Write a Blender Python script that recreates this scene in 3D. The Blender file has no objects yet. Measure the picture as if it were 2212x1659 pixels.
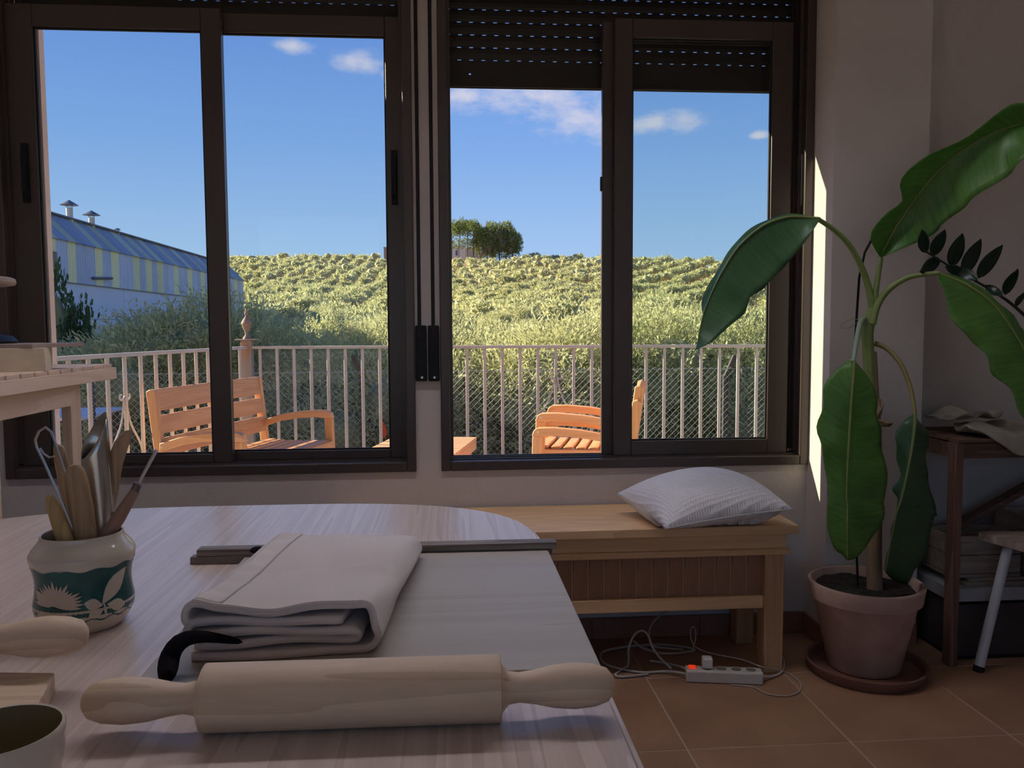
import bpy, bmesh, math, random
import numpy as np
from mathutils import Vector, Matrix, noise
random.seed(7); rng = np.random.default_rng(7)
S = bpy.context.scene; COL = S.collection
PI = math.pi

# ------------------------------------------------------------------ camera
F_PX, CX, CY, EYE = 1800.0, 1106.0, 829.5, 1.2
_p, _r, _y = [math.radians(a) for a in (3.966, -0.293, 4.539)]
FW = Vector((math.sin(_y)*math.cos(_p), math.cos(_y)*math.cos(_p), -math.sin(_p)))
_R = Vector((math.cos(_y), -math.sin(_y), 0)); _U = _R.cross(FW)
RT = math.cos(_r)*_R + math.sin(_r)*_U; UP = -math.sin(_r)*_R + math.cos(_r)*_U
cam_d = bpy.data.cameras.new('camera'); cam = bpy.data.objects.new('camera', cam_d); COL.objects.link(cam)
M = Matrix((RT, UP, -FW)).transposed().to_4x4(); M.translation = (0, 0, EYE); cam.matrix_world = M
cam_d.sensor_width = 36; cam_d.lens = F_PX/2212*36; cam_d.clip_start = 0.05; cam_d.clip_end = 2000
S.camera = cam
def at(px, py, X=None, Y=None, Z=None):
    d = FW + RT*((px-CX)/F_PX) - UP*((py-CY)/F_PX)
    if X is not None: t = X/d.x
    elif Y is not None: t = Y/d.y
    else: t = (Z-EYE)/d.z
    return Vector((0, 0, EYE)) + d*t
def direction(px, py):
    return (FW + RT*((px-CX)/F_PX) - UP*((py-CY)/F_PX)).normalized()

# ------------------------------------------------------------------ view, sky, sun
S.view_settings.view_transform = 'Standard'; S.view_settings.look = 'None'
S.view_settings.exposure = 0.0; S.view_settings.gamma = 1.0; S.view_settings.use_curve_mapping = False
W = bpy.data.worlds.new('sky'); S.world = W; W.use_nodes = True
nt = W.node_tree; nt.nodes.clear()
def N(t, **k):
    n = nt.nodes.new(t)
    for a, b in k.items(): setattr(n, a, b)
    return n
L = lambda a, b: nt.links.new(a, b)
wo = N('ShaderNodeOutputWorld'); bg = N('ShaderNodeBackground'); bg.inputs[1].default_value = 1.0
tc = N('ShaderNodeTexCoord'); sep = N('ShaderNodeSeparateXYZ'); L(tc.outputs['Generated'], sep.inputs[0])
ramp = N('ShaderNodeValToRGB'); zmp = N('ShaderNodeMapRange'); zmp.inputs['From Min'].default_value = 0; zmp.inputs['From Max'].default_value = 1; L(sep.outputs['Z'], zmp.inputs[0]); L(zmp.outputs[0], ramp.inputs[0])
cr = ramp.color_ramp
stops = [(0.0, (.36, .29, .20)), (0.012, (.44, .63, .88)), (.09, (.36, .56, .86)), (.20, (.225, .42, .82)), (.33, (.14, .30, .74)), (.6, (.085, .20, .58)), (1, (.06, .15, .48))]
cr.elements[0].position = 0; cr.elements[0].color = (*stops[0][1], 1); cr.elements[1].position = 1; cr.elements[1].color = (*stops[-1][1], 1)
for p_, c_ in stops[1:-1]:
    e = cr.elements.new(p_); e.color = (*c_, 1)
# small drifting clouds: soft blobs on the sky sphere broken up with noise
cloud_spots = [((622, 97), .029, .0095), ((765, 143), .036, .015), ((850, 165), .02, .012), ((1010, 205), .036, .016), ((1080, 214), .055, .024), ((1160, 222), .055, .034), ((1235, 232), .06, .038), ((1310, 245), .045, .034), ((1395, 264), .046, .019),
               ((1475, 258), .034, .017), ((1640, 292), .012, .005)]
noi = N('ShaderNodeTexNoise'); noi.inputs['Scale'].default_value = 17; noi.inputs['Detail'].default_value = 6; noi.inputs['Roughness'].default_value = .6
mpn = N('ShaderNodeMapping'); mpn.inputs['Scale'].default_value = (1, 1, 2.0); L(tc.outputs['Generated'], mpn.inputs[0]); L(mpn.outputs[0], noi.inputs[0])
acc = None
for (px, py), sa, se in cloud_spots:
    d = direction(px, py)
    sub = N('ShaderNodeVectorMath', operation='SUBTRACT'); L(tc.outputs['Generated'], sub.inputs[0]); sub.inputs[1].default_value = d
    mul = N('ShaderNodeVectorMath', operation='MULTIPLY'); L(sub.outputs[0], mul.inputs[0]); mul.inputs[1].default_value = (1/sa, 1/sa, 1/se)
    ln = N('ShaderNodeVectorMath', operation='LENGTH'); L(mul.outputs[0], ln.inputs[0])
    ex = N('ShaderNodeMath', operation='POWER'); L(ln.outputs['Value'], ex.inputs[0]); ex.inputs[1].default_value = 2
    e2 = N('ShaderNodeMath', operation='MULTIPLY'); L(ex.outputs[0], e2.inputs[0]); e2.inputs[1].default_value = -.9
    e3 = N('ShaderNodeMath', operation='EXPONENT'); L(e2.outputs[0], e3.inputs[0])
    if acc is None: acc = e3.outputs[0]
    else:
        ad = N('ShaderNodeMath', operation='MAXIMUM'); L(acc, ad.inputs[0]); L(e3.outputs[0], ad.inputs[1]); acc = ad.outputs[0]
nm = N('ShaderNodeMath', operation='MULTIPLY_ADD'); L(noi.outputs['Fac'], nm.inputs[0]); nm.inputs[1].default_value = 2.2; nm.inputs[2].default_value = -1.22
sm = N('ShaderNodeMath', operation='ADD'); L(acc, sm.inputs[0]); L(nm.outputs[0], sm.inputs[1])
gate = N('ShaderNodeMath', operation='MULTIPLY'); L(acc, gate.inputs[0]); gate.inputs[1].default_value = 2.0; gate.use_clamp = True
mr = N('ShaderNodeMapRange', interpolation_type='SMOOTHSTEP'); mr.inputs['From Min'].default_value = .25; mr.inputs['From Max'].default_value = 1.25; L(sm.outputs[0], mr.inputs[0])
mg = N('ShaderNodeMath', operation='MULTIPLY'); L(mr.outputs[0], mg.inputs[0]); L(gate.outputs[0], mg.inputs[1])
mg2 = N('ShaderNodeMath', operation='MULTIPLY'); L(mg.outputs[0], mg2.inputs[0]); mg2.inputs[1].default_value = .9
mixc = N('ShaderNodeMix', data_type='RGBA'); L(mg2.outputs[0], mixc.inputs['Factor']); L(ramp.outputs[0], mixc.inputs['A']); mixc.inputs['B'].default_value = (.70, .68, .78, 1)
L(mixc.outputs['Result'], bg.inputs[0]); L(bg.outputs[0], wo.inputs[0])

SUN_TO = Vector((-3.3, 1.0, 1.5)).normalized()
sl = bpy.data.lights.new('sun', 'SUN'); sl.energy = 14.0; sl.color = (1, .86, .66); sl.angle = .009
so = bpy.data.objects.new('sun', sl); COL.objects.link(so); so.location = (-30, 12, 20)
so.rotation_euler = SUN_TO.to_track_quat('Z', 'Y').to_euler()

# ------------------------------------------------------------------ helpers
class MB:
    def __init__(s): s.v = []; s.f = []
    def add(s, vs, fs):
        o = len(s.v); s.v += [tuple(v) for v in vs]; s.f += [tuple(i+o for i in f) for f in fs]; return s
    def box(s, x0, x1, y0, y1, z0, z1):
        return s.add([(x0,y0,z0),(x1,y0,z0),(x1,y1,z0),(x0,y1,z0),(x0,y0,z1),(x1,y0,z1),(x1,y1,z1),(x0,y1,z1)],
                     [(0,3,2,1),(4,5,6,7),(0,1,5,4),(1,2,6,5),(2,3,7,6),(3,0,4,7)])
    def bar(s, a, b, w, h, up=(0,0,1)):
        """box of section w x h running from a to b"""
        a = Vector(a); b = Vector(b); d = (b-a).normalized(); u = Vector(up)
        sx = d.cross(u)
        if sx.length < 1e-4: sx = d.cross(Vector((0,1,0)))
        sx.normalize(); uz = sx.cross(d).normalized()
        vs = [p + sx*(w/2*i) + uz*(h/2*j) for p in (a, b) for i, j in ((-1,-1),(1,-1),(1,1),(-1,1))]
        return s.add(vs, [(0,1,2,3),(7,6,5,4),(0,4,5,1),(1,5,6,2),(2,6,7,3),(3,7,4,0)])
    def tube(s, pts, r, n=8, cap=True, flat=None):
        pts = [Vector(p) for p in pts]; m = len(pts)
        rs = r if isinstance(r, (list, tuple)) else [r]*m
        rings = []; ref = None
        for i, p in enumerate(pts):
            d = (pts[min(i+1,m-1)] - pts[max(i-1,0)])
            if d.length < 1e-9: d = Vector((0,0,1))
            d.normalize()
            if ref is None:
                ref = d.cross(Vector((0,0,1)) if abs(d.z) < .9 else Vector((1,0,0)))
            ref = (ref - d*ref.dot(d)); ref.normalize() ; bi = d.cross(ref)
            fl = flat if flat else 1
            rings.append([p + ref*(rs[i]*math.cos(2*PI*k/n)) + bi*(rs[i]*fl*math.sin(2*PI*k/n)) for k in range(n)])
        vs = [v for ring in rings for v in ring]
        fs = [(i*n+k, i*n+(k+1)%n, (i+1)*n+(k+1)%n, (i+1)*n+k) for i in range(m-1) for k in range(n)]
        if cap: fs += [tuple(range(n-1,-1,-1)), tuple((m-1)*n+k for k in range(n))]
        return s.add(vs, fs)
    def lathe(s, prof, n=32, c=(0,0,0), closed=False):
        m = len(prof); vs = [(c[0]+r*math.cos(2*PI*k/n), c[1]+r*math.sin(2*PI*k/n), c[2]+z) for r, z in prof for k in range(n)]
        fs = [(i*n+k, i*n+(k+1)%n, (i+1)*n+(k+1)%n, (i+1)*n+k) for i in range(m-1) for k in range(n)]
        if closed: fs += [((m-1)*n+k, (m-1)*n+(k+1)%n, (k+1)%n, k) for k in range(n)]
        return s.add(vs, fs)
    def prism(s, poly, a, b, axis='y'):
        """polygon (p,q) extruded from a to b along axis"""
        f = {'y': lambda p,q,t:(p,t,q), 'x': lambda p,q,t:(t,p,q), 'z': lambda p,q,t:(p,q,t)}[axis]
        n = len(poly); vs = [f(p,q,a) for p,q in poly] + [f(p,q,b) for p,q in poly]
        return s.add(vs, [tuple(range(n-1,-1,-1)), tuple(range(n,2*n))] + [(i,(i+1)%n,n+(i+1)%n,n+i) for i in range(n)])
    def grid(s, P):
        m, n = len(P), len(P[0])
        return s.add([v for row in P for v in row], [(i*n+j, i*n+j+1, (i+1)*n+j+1, (i+1)*n+j) for i in range(m-1) for j in range(n-1)])
    def build(s, name, mat, parent=None, smooth=False, bevel=0, solid=0, world=True, seg=2, subsurf=0):
        me = bpy.data.meshes.new(name); me.from_pydata(s.v, [], s.f); me.update()
        bm = bmesh.new(); bm.from_mesh(me); bmesh.ops.recalc_face_normals(bm, faces=bm.faces); bm.to_mesh(me); bm.free()
        me.materials.append(mat)
        if smooth: me.polygons.foreach_set('use_smooth', [True]*len(me.polygons))
        o = bpy.data.objects.new(name, me); COL.objects.link(o)
        if parent:
            o.parent = parent
            if world:
                root = parent
                while root.parent: root = root.parent
                mw = root.matrix_world if False else Matrix.LocRotScale(root.location, root.rotation_euler, None)
                if not parent.parent:
                    me.transform(mw.inverted())
                else: me.transform(mw.inverted())
        if subsurf:
            q = o.modifiers.new('sub', 'SUBSURF'); q.levels = q.render_levels = subsurf
        if solid:
            q = o.modifiers.new('solid', 'SOLIDIFY'); q.thickness = solid; q.offset = 0
        if bevel:
            q = o.modifiers.new('bevel', 'BEVEL'); q.width = bevel; q.segments = seg; q.limit_method = 'ANGLE'; q.angle_limit = math.radians(40)
            me.polygons.foreach_set('use_smooth', [True]*len(me.polygons)); q.harden_normals = False
            try: me.set_sharp_from_angle(angle=math.radians(35))
            except Exception: pass
        elif smooth:
            try: me.set_sharp_from_angle(angle=math.radians(50))
            except Exception: pass
        return o
def tag(o, label=None, cat=None, group=None, kind=None):
    for k, v in (('label', label), ('category', cat), ('group', group), ('kind', kind)):
        if v: o[k] = v
    return o
def thing(name, label, cat, loc=(0,0,0), rz=0, group=None, kind=None):
    o = bpy.data.objects.new(name, None); COL.objects.link(o); o.empty_display_size = .1
    o.location = loc; o.rotation_euler = (0,0,rz); return tag(o, label, cat, group, kind)
def share(o, parent, loc=None, rot=None, scale=None, name=None):
    """another piece that shares mesh data with o"""
    c = o.copy(); COL.objects.link(c); c.parent = parent
    if loc is not None: c.location = loc
    if rot is not None: c.rotation_euler = rot
    if scale is not None: c.scale = scale
    return c
def copy_tree(o, loc, rz=None, label=None, scale=None):
    kids = [c for c in bpy.data.objects if c.parent == o]
    r = o.copy(); COL.objects.link(r); r.location = loc
    if rz is not None: r.rotation_euler = (0,0,rz)
    if scale is not None: r.scale = (scale,)*3 if not isinstance(scale, tuple) else scale
    if label: r['label'] = label
    for c in kids:
        q = c.copy(); COL.objects.link(q); q.parent = r
        for g in [x for x in bpy.data.objects if x.parent == c]:
            h = g.copy(); COL.objects.link(h); h.parent = q
    return r

# ------------------------------------------------------------------ materials
def mat(name, c1, c2=None, rough=.6, scale=8, stretch=(1,1,1), detail=4, bump=0, bscale=None, spec=.4, metal=0, dist=0, ramp=(.35,.65), per_obj=0, island=0, sheen=0, trans=0):
    m = bpy.data.materials.new(name); m.use_nodes = True; t = m.node_tree; b = t.nodes['Principled BSDF']
    b.inputs['Roughness'].default_value = rough; b.inputs['Specular IOR Level'].default_value = spec; b.inputs['Metallic'].default_value = metal
    if sheen: b.inputs['Sheen Weight'].default_value = sheen
    c2 = c2 or c1
    co = t.nodes.new('ShaderNodeTexCoord'); mp = t.nodes.new('ShaderNodeMapping'); mp.inputs['Scale'].default_value = stretch
    t.links.new(co.outputs['Object'], mp.inputs[0])
    no = t.nodes.new('ShaderNodeTexNoise'); no.inputs['Scale'].default_value = scale; no.inputs['Detail'].default_value = detail; no.inputs['Distortion'].default_value = dist
    t.links.new(mp.outputs[0], no.inputs[0])
    rp = t.nodes.new('ShaderNodeValToRGB'); rp.color_ramp.elements[0].position = ramp[0]; rp.color_ramp.elements[1].position = ramp[1]
    rp.color_ramp.elements[0].color = (*c1,1); rp.color_ramp.elements[1].color = (*c2,1)
    t.links.new(no.outputs['Fac'], rp.inputs[0]); out = rp.outputs[0]
    if per_obj or island:
        if island:
            g = t.nodes.new('ShaderNodeNewGeometry'); src = g.outputs['Random Per Island']; amt = island
        else:
            g = t.nodes.new('ShaderNodeObjectInfo'); src = g.outputs['Random']; amt = per_obj
        mr_ = t.nodes.new('ShaderNodeMapRange'); mr_.inputs['To Min'].default_value = 1-amt; mr_.inputs['To Max'].default_value = 1+amt
        t.links.new(src, mr_.inputs[0]); hs = t.nodes.new('ShaderNodeHueSaturation')
        t.links.new(mr_.outputs[0], hs.inputs['Value']); t.links.new(out, hs.inputs['Color']); out = hs.outputs[0]
    t.links.new(out, b.inputs['Base Color'])
    if bump:
        n2 = t.nodes.new('ShaderNodeTexNoise'); n2.inputs['Scale'].default_value = bscale or scale*3; n2.inputs['Detail'].default_value = 5
        t.links.new(mp.outputs[0], n2.inputs[0])
        bp = t.nodes.new('ShaderNodeBump'); bp.inputs['Strength'].default_value = bump; bp.inputs['Distance'].default_value = .01
        t.links.new(n2.outputs['Fac'], bp.inputs['Height']); t.links.new(bp.outputs[0], b.inputs['Normal'])
    return m
def wood(name, base, dark, axis='x', scale=9, rough=.5, spec=.4, bump=.05, per_obj=.06, contrast=(.35,.75), rings=1.0, coat=0, st_=.06):
    """grain running along an axis: stretched wave rings + fine fibre noise"""
    m = bpy.data.materials.new(name); m.use_nodes = True; t = m.node_tree; b = t.nodes['Principled BSDF']
    b.inputs['Roughness'].default_value = rough; b.inputs['Specular IOR Level'].default_value = spec
    if coat: b.inputs['Coat Weight'].default_value = coat; b.inputs['Coat Roughness'].default_value = .25
    co = t.nodes.new('ShaderNodeTexCoord'); mp = t.nodes.new('ShaderNodeMapping')
    st = {'x': (st_,1,1), 'y': (1,st_,1), 'z': (1,1,st_)}[axis]
    mp.inputs['Scale'].default_value = st; t.links.new(co.outputs['Object'], mp.inputs[0])
    n1 = t.nodes.new('ShaderNodeTexNoise'); n1.inputs['Scale'].default_value = scale; n1.inputs['Detail'].default_value = 2; n1.inputs['Distortion'].default_value = .4
    t.links.new(mp.outputs[0], n1.inputs[0])
    fr = t.nodes.new('ShaderNodeMath'); fr.operation = 'MULTIPLY'; fr.inputs[1].default_value = 9*rings; t.links.new(n1.outputs['Fac'], fr.inputs[0])
    sn = t.nodes.new('ShaderNodeMath'); sn.operation = 'FRACT'; t.links.new(fr.outputs[0], sn.inputs[0])
    n2 = t.nodes.new('ShaderNodeTexNoise'); n2.inputs['Scale'].default_value = scale*14; n2.inputs['Detail'].default_value = 4; t.links.new(mp.outputs[0], n2.inputs[0])
    ad = t.nodes.new('ShaderNodeMath'); ad.operation = 'MULTIPLY_ADD'; t.links.new(sn.outputs[0], ad.inputs[0]); ad.inputs[1].default_value = .55
    sc = t.nodes.new('ShaderNodeMath'); sc.operation = 'MULTIPLY'; sc.inputs[1].default_value = .6; t.links.new(n2.outputs['Fac'], sc.inputs[0]); t.links.new(sc.outputs[0], ad.inputs[2])
    rp = t.nodes.new('ShaderNodeValToRGB'); rp.color_ramp.elements[0].position = contrast[0]; rp.color_ramp.elements[1].position = contrast[1]
    rp.color_ramp.elements[0].color = (*base,1); rp.color_ramp.elements[1].color = (*dark,1); t.links.new(ad.outputs[0], rp.inputs[0])
    g = t.nodes.new('ShaderNodeObjectInfo'); mr_ = t.nodes.new('ShaderNodeMapRange'); mr_.inputs['To Min'].default_value = 1-per_obj; mr_.inputs['To Max'].default_value = 1+per_obj
    t.links.new(g.outputs['Random'], mr_.inputs[0]); hs = t.nodes.new('ShaderNodeHueSaturation'); t.links.new(mr_.outputs[0], hs.inputs['Value'])
    t.links.new(rp.outputs[0], hs.inputs['Color']); t.links.new(hs.outputs[0], b.inputs['Base Color'])
    if bump:
        bp = t.nodes.new('ShaderNodeBump'); bp.inputs['Strength'].default_value = bump; bp.inputs['Distance'].default_value = .004
        t.links.new(ad.outputs[0], bp.inputs['Height']); t.links.new(bp.outputs[0], b.inputs['Normal'])
    return m
def leafmat(name, c1, c2, transl=.3, rough=.5, scale=1.5, island=.25, spec=.3, coord='Object'):
    m = bpy.data.materials.new(name); m.use_nodes = True; t = m.node_tree; b = t.nodes['Principled BSDF']; o = t.nodes['Material Output']
    b.inputs['Roughness'].default_value = rough; b.inputs['Specular IOR Level'].default_value = spec
    co = t.nodes.new('ShaderNodeTexCoord'); no = t.nodes.new('ShaderNodeTexNoise'); no.inputs['Scale'].default_value = scale; no.inputs['Detail'].default_value = 3
    t.links.new(co.outputs[coord], no.inputs[0])
    mx = t.nodes.new('ShaderNodeMix'); mx.data_type = 'RGBA'; mx.inputs['A'].default_value = (*c1,1); mx.inputs['B'].default_value = (*c2,1); t.links.new(no.outputs['Fac'], mx.inputs['Factor'])
    g = t.nodes.new('ShaderNodeNewGeometry'); mr_ = t.nodes.new('ShaderNodeMapRange'); mr_.inputs['To Min'].default_value = 1-island; mr_.inputs['To Max'].default_value = 1+island
    t.links.new(g.outputs['Random Per Island'], mr_.inputs[0]); hs = t.nodes.new('ShaderNodeHueSaturation'); t.links.new(mr_.outputs[0], hs.inputs['Value']); t.links.new(mx.outputs['Result'], hs.inputs['Color'])
    oi = t.nodes.new('ShaderNodeObjectInfo'); m3 = t.nodes.new('ShaderNodeMapRange'); m3.inputs['To Min'].default_value = .9; m3.inputs['To Max'].default_value = 1.1
    t.links.new(oi.outputs['Random'], m3.inputs[0]); h2 = t.nodes.new('ShaderNodeHueSaturation'); t.links.new(m3.outputs[0], h2.inputs['Value']); t.links.new(hs.outputs[0], h2.inputs['Color'])
    t.links.new(h2.outputs[0], b.inputs['Base Color'])
    tr = t.nodes.new('ShaderNodeBsdfTranslucent'); t.links.new(h2.outputs[0], tr.inputs[0])
    ms = t.nodes.new('ShaderNodeMixShader'); ms.inputs[0].default_value = transl; t.links.new(b.outputs[0], ms.inputs[1]); t.links.new(tr.outputs[0], ms.inputs[2]); t.links.new(ms.outputs[0], o.inputs[0])
    return m
def glass(name, tint=(.96,.98,.97)):
    m = bpy.data.materials.new(name); m.use_nodes = True; t = m.node_tree; t.nodes.clear()
    o = t.nodes.new('ShaderNodeOutputMaterial'); tr = t.nodes.new('ShaderNodeBsdfTransparent'); tr.inputs[0].default_value = (*tint,1)
    gl = t.nodes.new('ShaderNodeBsdfGlossy'); gl.inputs['Roughness'].default_value = .01
    fr = t.nodes.new('ShaderNodeFresnel'); fr.inputs[0].default_value = 1.45; ms = t.nodes.new('ShaderNodeMixShader')
    ge = t.nodes.new('ShaderNodeNewGeometry'); iv = t.nodes.new('ShaderNodeMath'); iv.operation = 'SUBTRACT'; iv.inputs[0].default_value = 1; t.links.new(ge.outputs['Backfacing'], iv.inputs[1])
    mu = t.nodes.new('ShaderNodeMath'); mu.operation = 'MULTIPLY'; t.links.new(fr.outputs[0], mu.inputs[0]); t.links.new(iv.outputs[0], mu.inputs[1])   # reflect at the outer faces only
    t.links.new(mu.outputs[0], ms.inputs[0]); t.links.new(tr.outputs[0], ms.inputs[1]); t.links.new(gl.outputs[0], ms.inputs[2]); t.links.new(ms.outputs[0], o.inputs[0])
    return m

plaster = mat('plaster_wall', (.60,.54,.505), (.64,.58,.545), rough=.9, scale=3, bump=.12, bscale=60, spec=.15)
plaster_out = mat('stucco_outside', (.80,.63,.52), (.86,.70,.58), rough=.9, scale=4, bump=.3, bscale=70, spec=.1)
ceil_m = mat('ceiling_paint', (.82,.79,.76), rough=.9)
tile_m = mat('terracotta_tile', (.30,.165,.095), (.38,.22,.13), rough=.42, scale=3.5, per_obj=.08, bump=.04, bscale=18, spec=.4)
skirt_m = mat('skirting_tile', (.26,.12,.075), (.33,.16,.10), rough=.4, scale=5, per_obj=.08)
grout_m = mat('grout', (.52,.40,.31), rough=.9)
bronze = mat('bronze_aluminium', (.058,.042,.036), (.068,.050,.042), rough=.36, scale=2, spec=.5)
black_pl = mat('black_plastic', (.012,.012,.014), rough=.55, spec=.2)
gasket = mat('rubber_gasket', (.01,.01,.01), rough=.7)
slat_m = mat('shutter_slat', (.022,.018,.017), (.028,.023,.021), rough=.5, scale=4)
strap_m = mat('strap_webbing', (.020,.018,.022), rough=.9)
steel = mat('steel', (.45,.44,.42), (.55,.54,.52), rough=.32, metal=1, scale=12)
glass_m = glass('window_glass')
pine_table = wood('whitewashed_pine_table', (.74,.62,.55), (.56,.44,.37), axis='y', scale=16, rough=.30, spec=.55, bump=.05, contrast=(.3,1.1), per_obj=0, st_=.022, rings=.8)
plywood = wood('pale_plywood', (.50,.455,.40), (.43,.385,.33), axis='x', scale=10, rough=.5, bump=.03, per_obj=0, contrast=(.2,1.3), st_=.03, rings=.5)
beech = wood('beech', (.80,.61,.43), (.66,.47,.31), axis='x', scale=10, rough=.5, bump=.06, per_obj=0, contrast=(.3,.95))
lath_m = wood('weathered_lath', (.30,.25,.21), (.17,.135,.115), axis='x', scale=14, rough=.6, bump=.25)
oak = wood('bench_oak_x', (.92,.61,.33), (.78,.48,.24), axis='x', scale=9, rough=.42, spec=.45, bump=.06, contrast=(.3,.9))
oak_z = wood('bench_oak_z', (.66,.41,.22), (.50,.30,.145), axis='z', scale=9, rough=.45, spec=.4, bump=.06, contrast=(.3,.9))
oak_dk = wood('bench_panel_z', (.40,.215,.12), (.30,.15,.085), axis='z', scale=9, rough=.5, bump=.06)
teak = wood('teak', (.70,.385,.195), (.55,.275,.125), axis='y', scale=9, rough=.5, bump=.06, contrast=(.3,.95))
teak_x = wood('teak_x', (.72,.40,.20), (.57,.285,.13), axis='x', scale=9, rough=.5, bump=.06, contrast=(.3,.95))
teak_z = wood('teak_z', (.70,.385,.195), (.55,.275,.125), axis='z', scale=9, rough=.5, bump=.06, contrast=(.3,.95))
deal = wood('raw_pine_y', (.88,.68,.52), (.76,.55,.40), axis='y', scale=6, rough=.6, bump=.05, contrast=(.3,1))
deal_x = wood('raw_pine_x', (.80,.60,.46), (.68,.48,.35), axis='x', scale=6, rough=.6, bump=.05, contrast=(.3,1))
deal_z = wood('raw_pine_z', (.86,.65,.47), (.70,.49,.33), axis='z', scale=6, rough=.6, bump=.05, contrast=(.3,1))
darkwood = wood('old_dark_wood_z', (.20,.105,.07), (.115,.06,.042), axis='z', scale=10, rough=.6, bump=.15)
darkwood_x = wood('old_dark_wood_x', (.22,.125,.085), (.13,.075,.052), axis='x', scale=10, rough=.6, bump=.15)
ceramic = mat('cream_glaze', (.66,.57,.46), (.70,.61,.50), rough=.12, scale=6, spec=.5)
ceramic_in = mat('olive_glaze', (.20,.15,.075), (.26,.20,.10), rough=.18, scale=6)
teal_glaze = mat('teal_glaze', (.010,.075,.075), (.02,.13,.12), rough=.14, scale=18, spec=.5)
linen = mat('linen', (.68,.60,.56), (.74,.66,.62), rough=.95, scale=5, bump=.10, bscale=420, spec=.1, sheen=.2)
blackcloth = mat('black_webbing', (.012,.010,.013), rough=1, bump=.5, bscale=300, spec=.1)
clay_pot = mat('terracotta_pot', (.58,.40,.31), (.42,.28,.22), rough=.85, scale=7, bump=.3, bscale=30, detail=8)
soil_m = mat('potting_soil', (.018,.013,.011), (.05,.036,.028), rough=1, scale=60, bump=1, bscale=80)
white_pl = mat('ivory_plastic', (.62,.58,.50), rough=.35)
white_cable = mat('pale_cable', (.46,.42,.38), rough=.5)
white_paint = mat('white_enamel', (.62,.63,.65), (.56,.57,.58), rough=.35, scale=7)
rail_m = mat('galvanised_rail', (.40,.39,.40), (.46,.45,.45), rough=.5, scale=6, spec=.4)
rust_m = mat('rusty_post', (.27,.25,.235), (.34,.17,.09), rough=.75, scale=6, ramp=(.5,.68), stretch=(3,3,.8), detail=6)
wire_m = mat('galvanised_wire', (.42,.44,.43), rough=.45, metal=.3)
concrete = mat('concrete', (.42,.40,.38), (.34,.33,.32), rough=.9, scale=4, bump=.2)
soil_f = mat('field_soil', (.30,.17,.10), (.38,.24,.14), rough=1, scale=.25, detail=8)
bark = mat('olive_bark', (.10,.085,.07), (.16,.14,.115), rough=1, scale=6)
olive_leaf = leafmat('olive_leaf', (.46,.48,.22), (.62,.62,.33), transl=.42, rough=.5, island=.28)
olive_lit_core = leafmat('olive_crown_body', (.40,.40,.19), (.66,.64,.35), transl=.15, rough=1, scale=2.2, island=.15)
olive_core = mat('olive_shade_core', (.20,.21,.10), (.28,.29,.15), rough=1, scale=5)  # crown filler, inner shade put into a darker colour
fig_leaf = leafmat('fig_leaf', (.05,.10,.035), (.08,.15,.05), transl=.25, island=.3)
pine_leaf = leafmat('pine_needles', (.15,.21,.06), (.27,.31,.09), transl=.2, island=.3, scale=.4)
zz_leaf = mat('zz_leaf', (.012,.032,.022), (.02,.05,.03), rough=.3, scale=8)

# ------------------------------------------------------------------ the room
LAMP_E, LAMP_Z = 14.0, 2.53
WY = 3.097           # inside face of the window wall
def struct(name, mb, m, parent=None, **k):
    o = mb.build(name, m, parent, **k)
    if not parent: o['kind'] = 'structure'
    return o
RX = 1.39            # return wall beside the right window
OUT = 3.37           # outside face
LW = (-1.575, -0.113); RW = (-0.020, RX); WZ0, WZ1 = 0.662, 2.50
b = MB()
b.box(-2.4, RX, WY, OUT-.02, 0, WZ0); b.box(-2.4, RX, WY, OUT-.02, WZ1, 2.75)
b.box(-2.4, LW[0], WY, OUT-.02, WZ0, WZ1); b.box(LW[1], RW[0], WY, OUT-.02, WZ0, WZ1)
struct('wall_front', b, plaster)
b = MB()      # outer stucco skin of the same wall, carried out past the reveals
b.box(-6.5, 6, OUT-.02, OUT, -1, WZ0-.01); b.box(-6.5, 6, OUT-.02, OUT, WZ1, 3.2)
b.box(-6.5, LW[0]+.06, OUT-.02, OUT+.02, WZ0-.01, WZ1); b.box(LW[1], RW[0], OUT-.02, OUT, WZ0-.01, WZ1); b.box(RX+.01, 6, OUT-.02, OUT, WZ0-.01, WZ1)
struct('trim_1', b, plaster_out)
struct('wall_right_pier', MB().box(RX, 1.745, 2.925, OUT-.02, 0, 2.75), plaster)
struct('wall_right_front', MB().box(1.745, 3.0, WY, OUT-.02, 0, 2.75), plaster)
struct('wall_left', MB().box(-2.52, -2.4, -3.0, OUT-.02, 0, 2.75), plaster)
b = MB(); b.box(-2.52, -2.1, -3.15, -3, 0, 2.75); b.box(2.1, 3.12, -3.15, -3, 0, 2.75); b.box(-2.1, 2.1, -3.15, -3, 0, .5); b.box(-2.1, 2.1, -3.15, -3, 2.4, 2.75)
struct('wall_back', b, plaster)
bw = struct('window_rear_fill', MB().box(-2.1, 2.1, -3.1, -3.09, .5, 2.4), glass_m)  # unseen rear glazing, added to let fill light into the room
for x in (-2.1, -.72, .66, 2.04): MB().box(x, x+.06, -3.12, -3.07, .5, 2.4).build('window_frame', bronze, bw)
struct('wall_right', MB().box(3.0, 3.12, -3.0, OUT-.02, 0, 2.75), plaster)
struct('ceiling', MB().box(-2.52, 3.12, -3.15, OUT, 2.75, 2.9), ceil_m)
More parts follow.
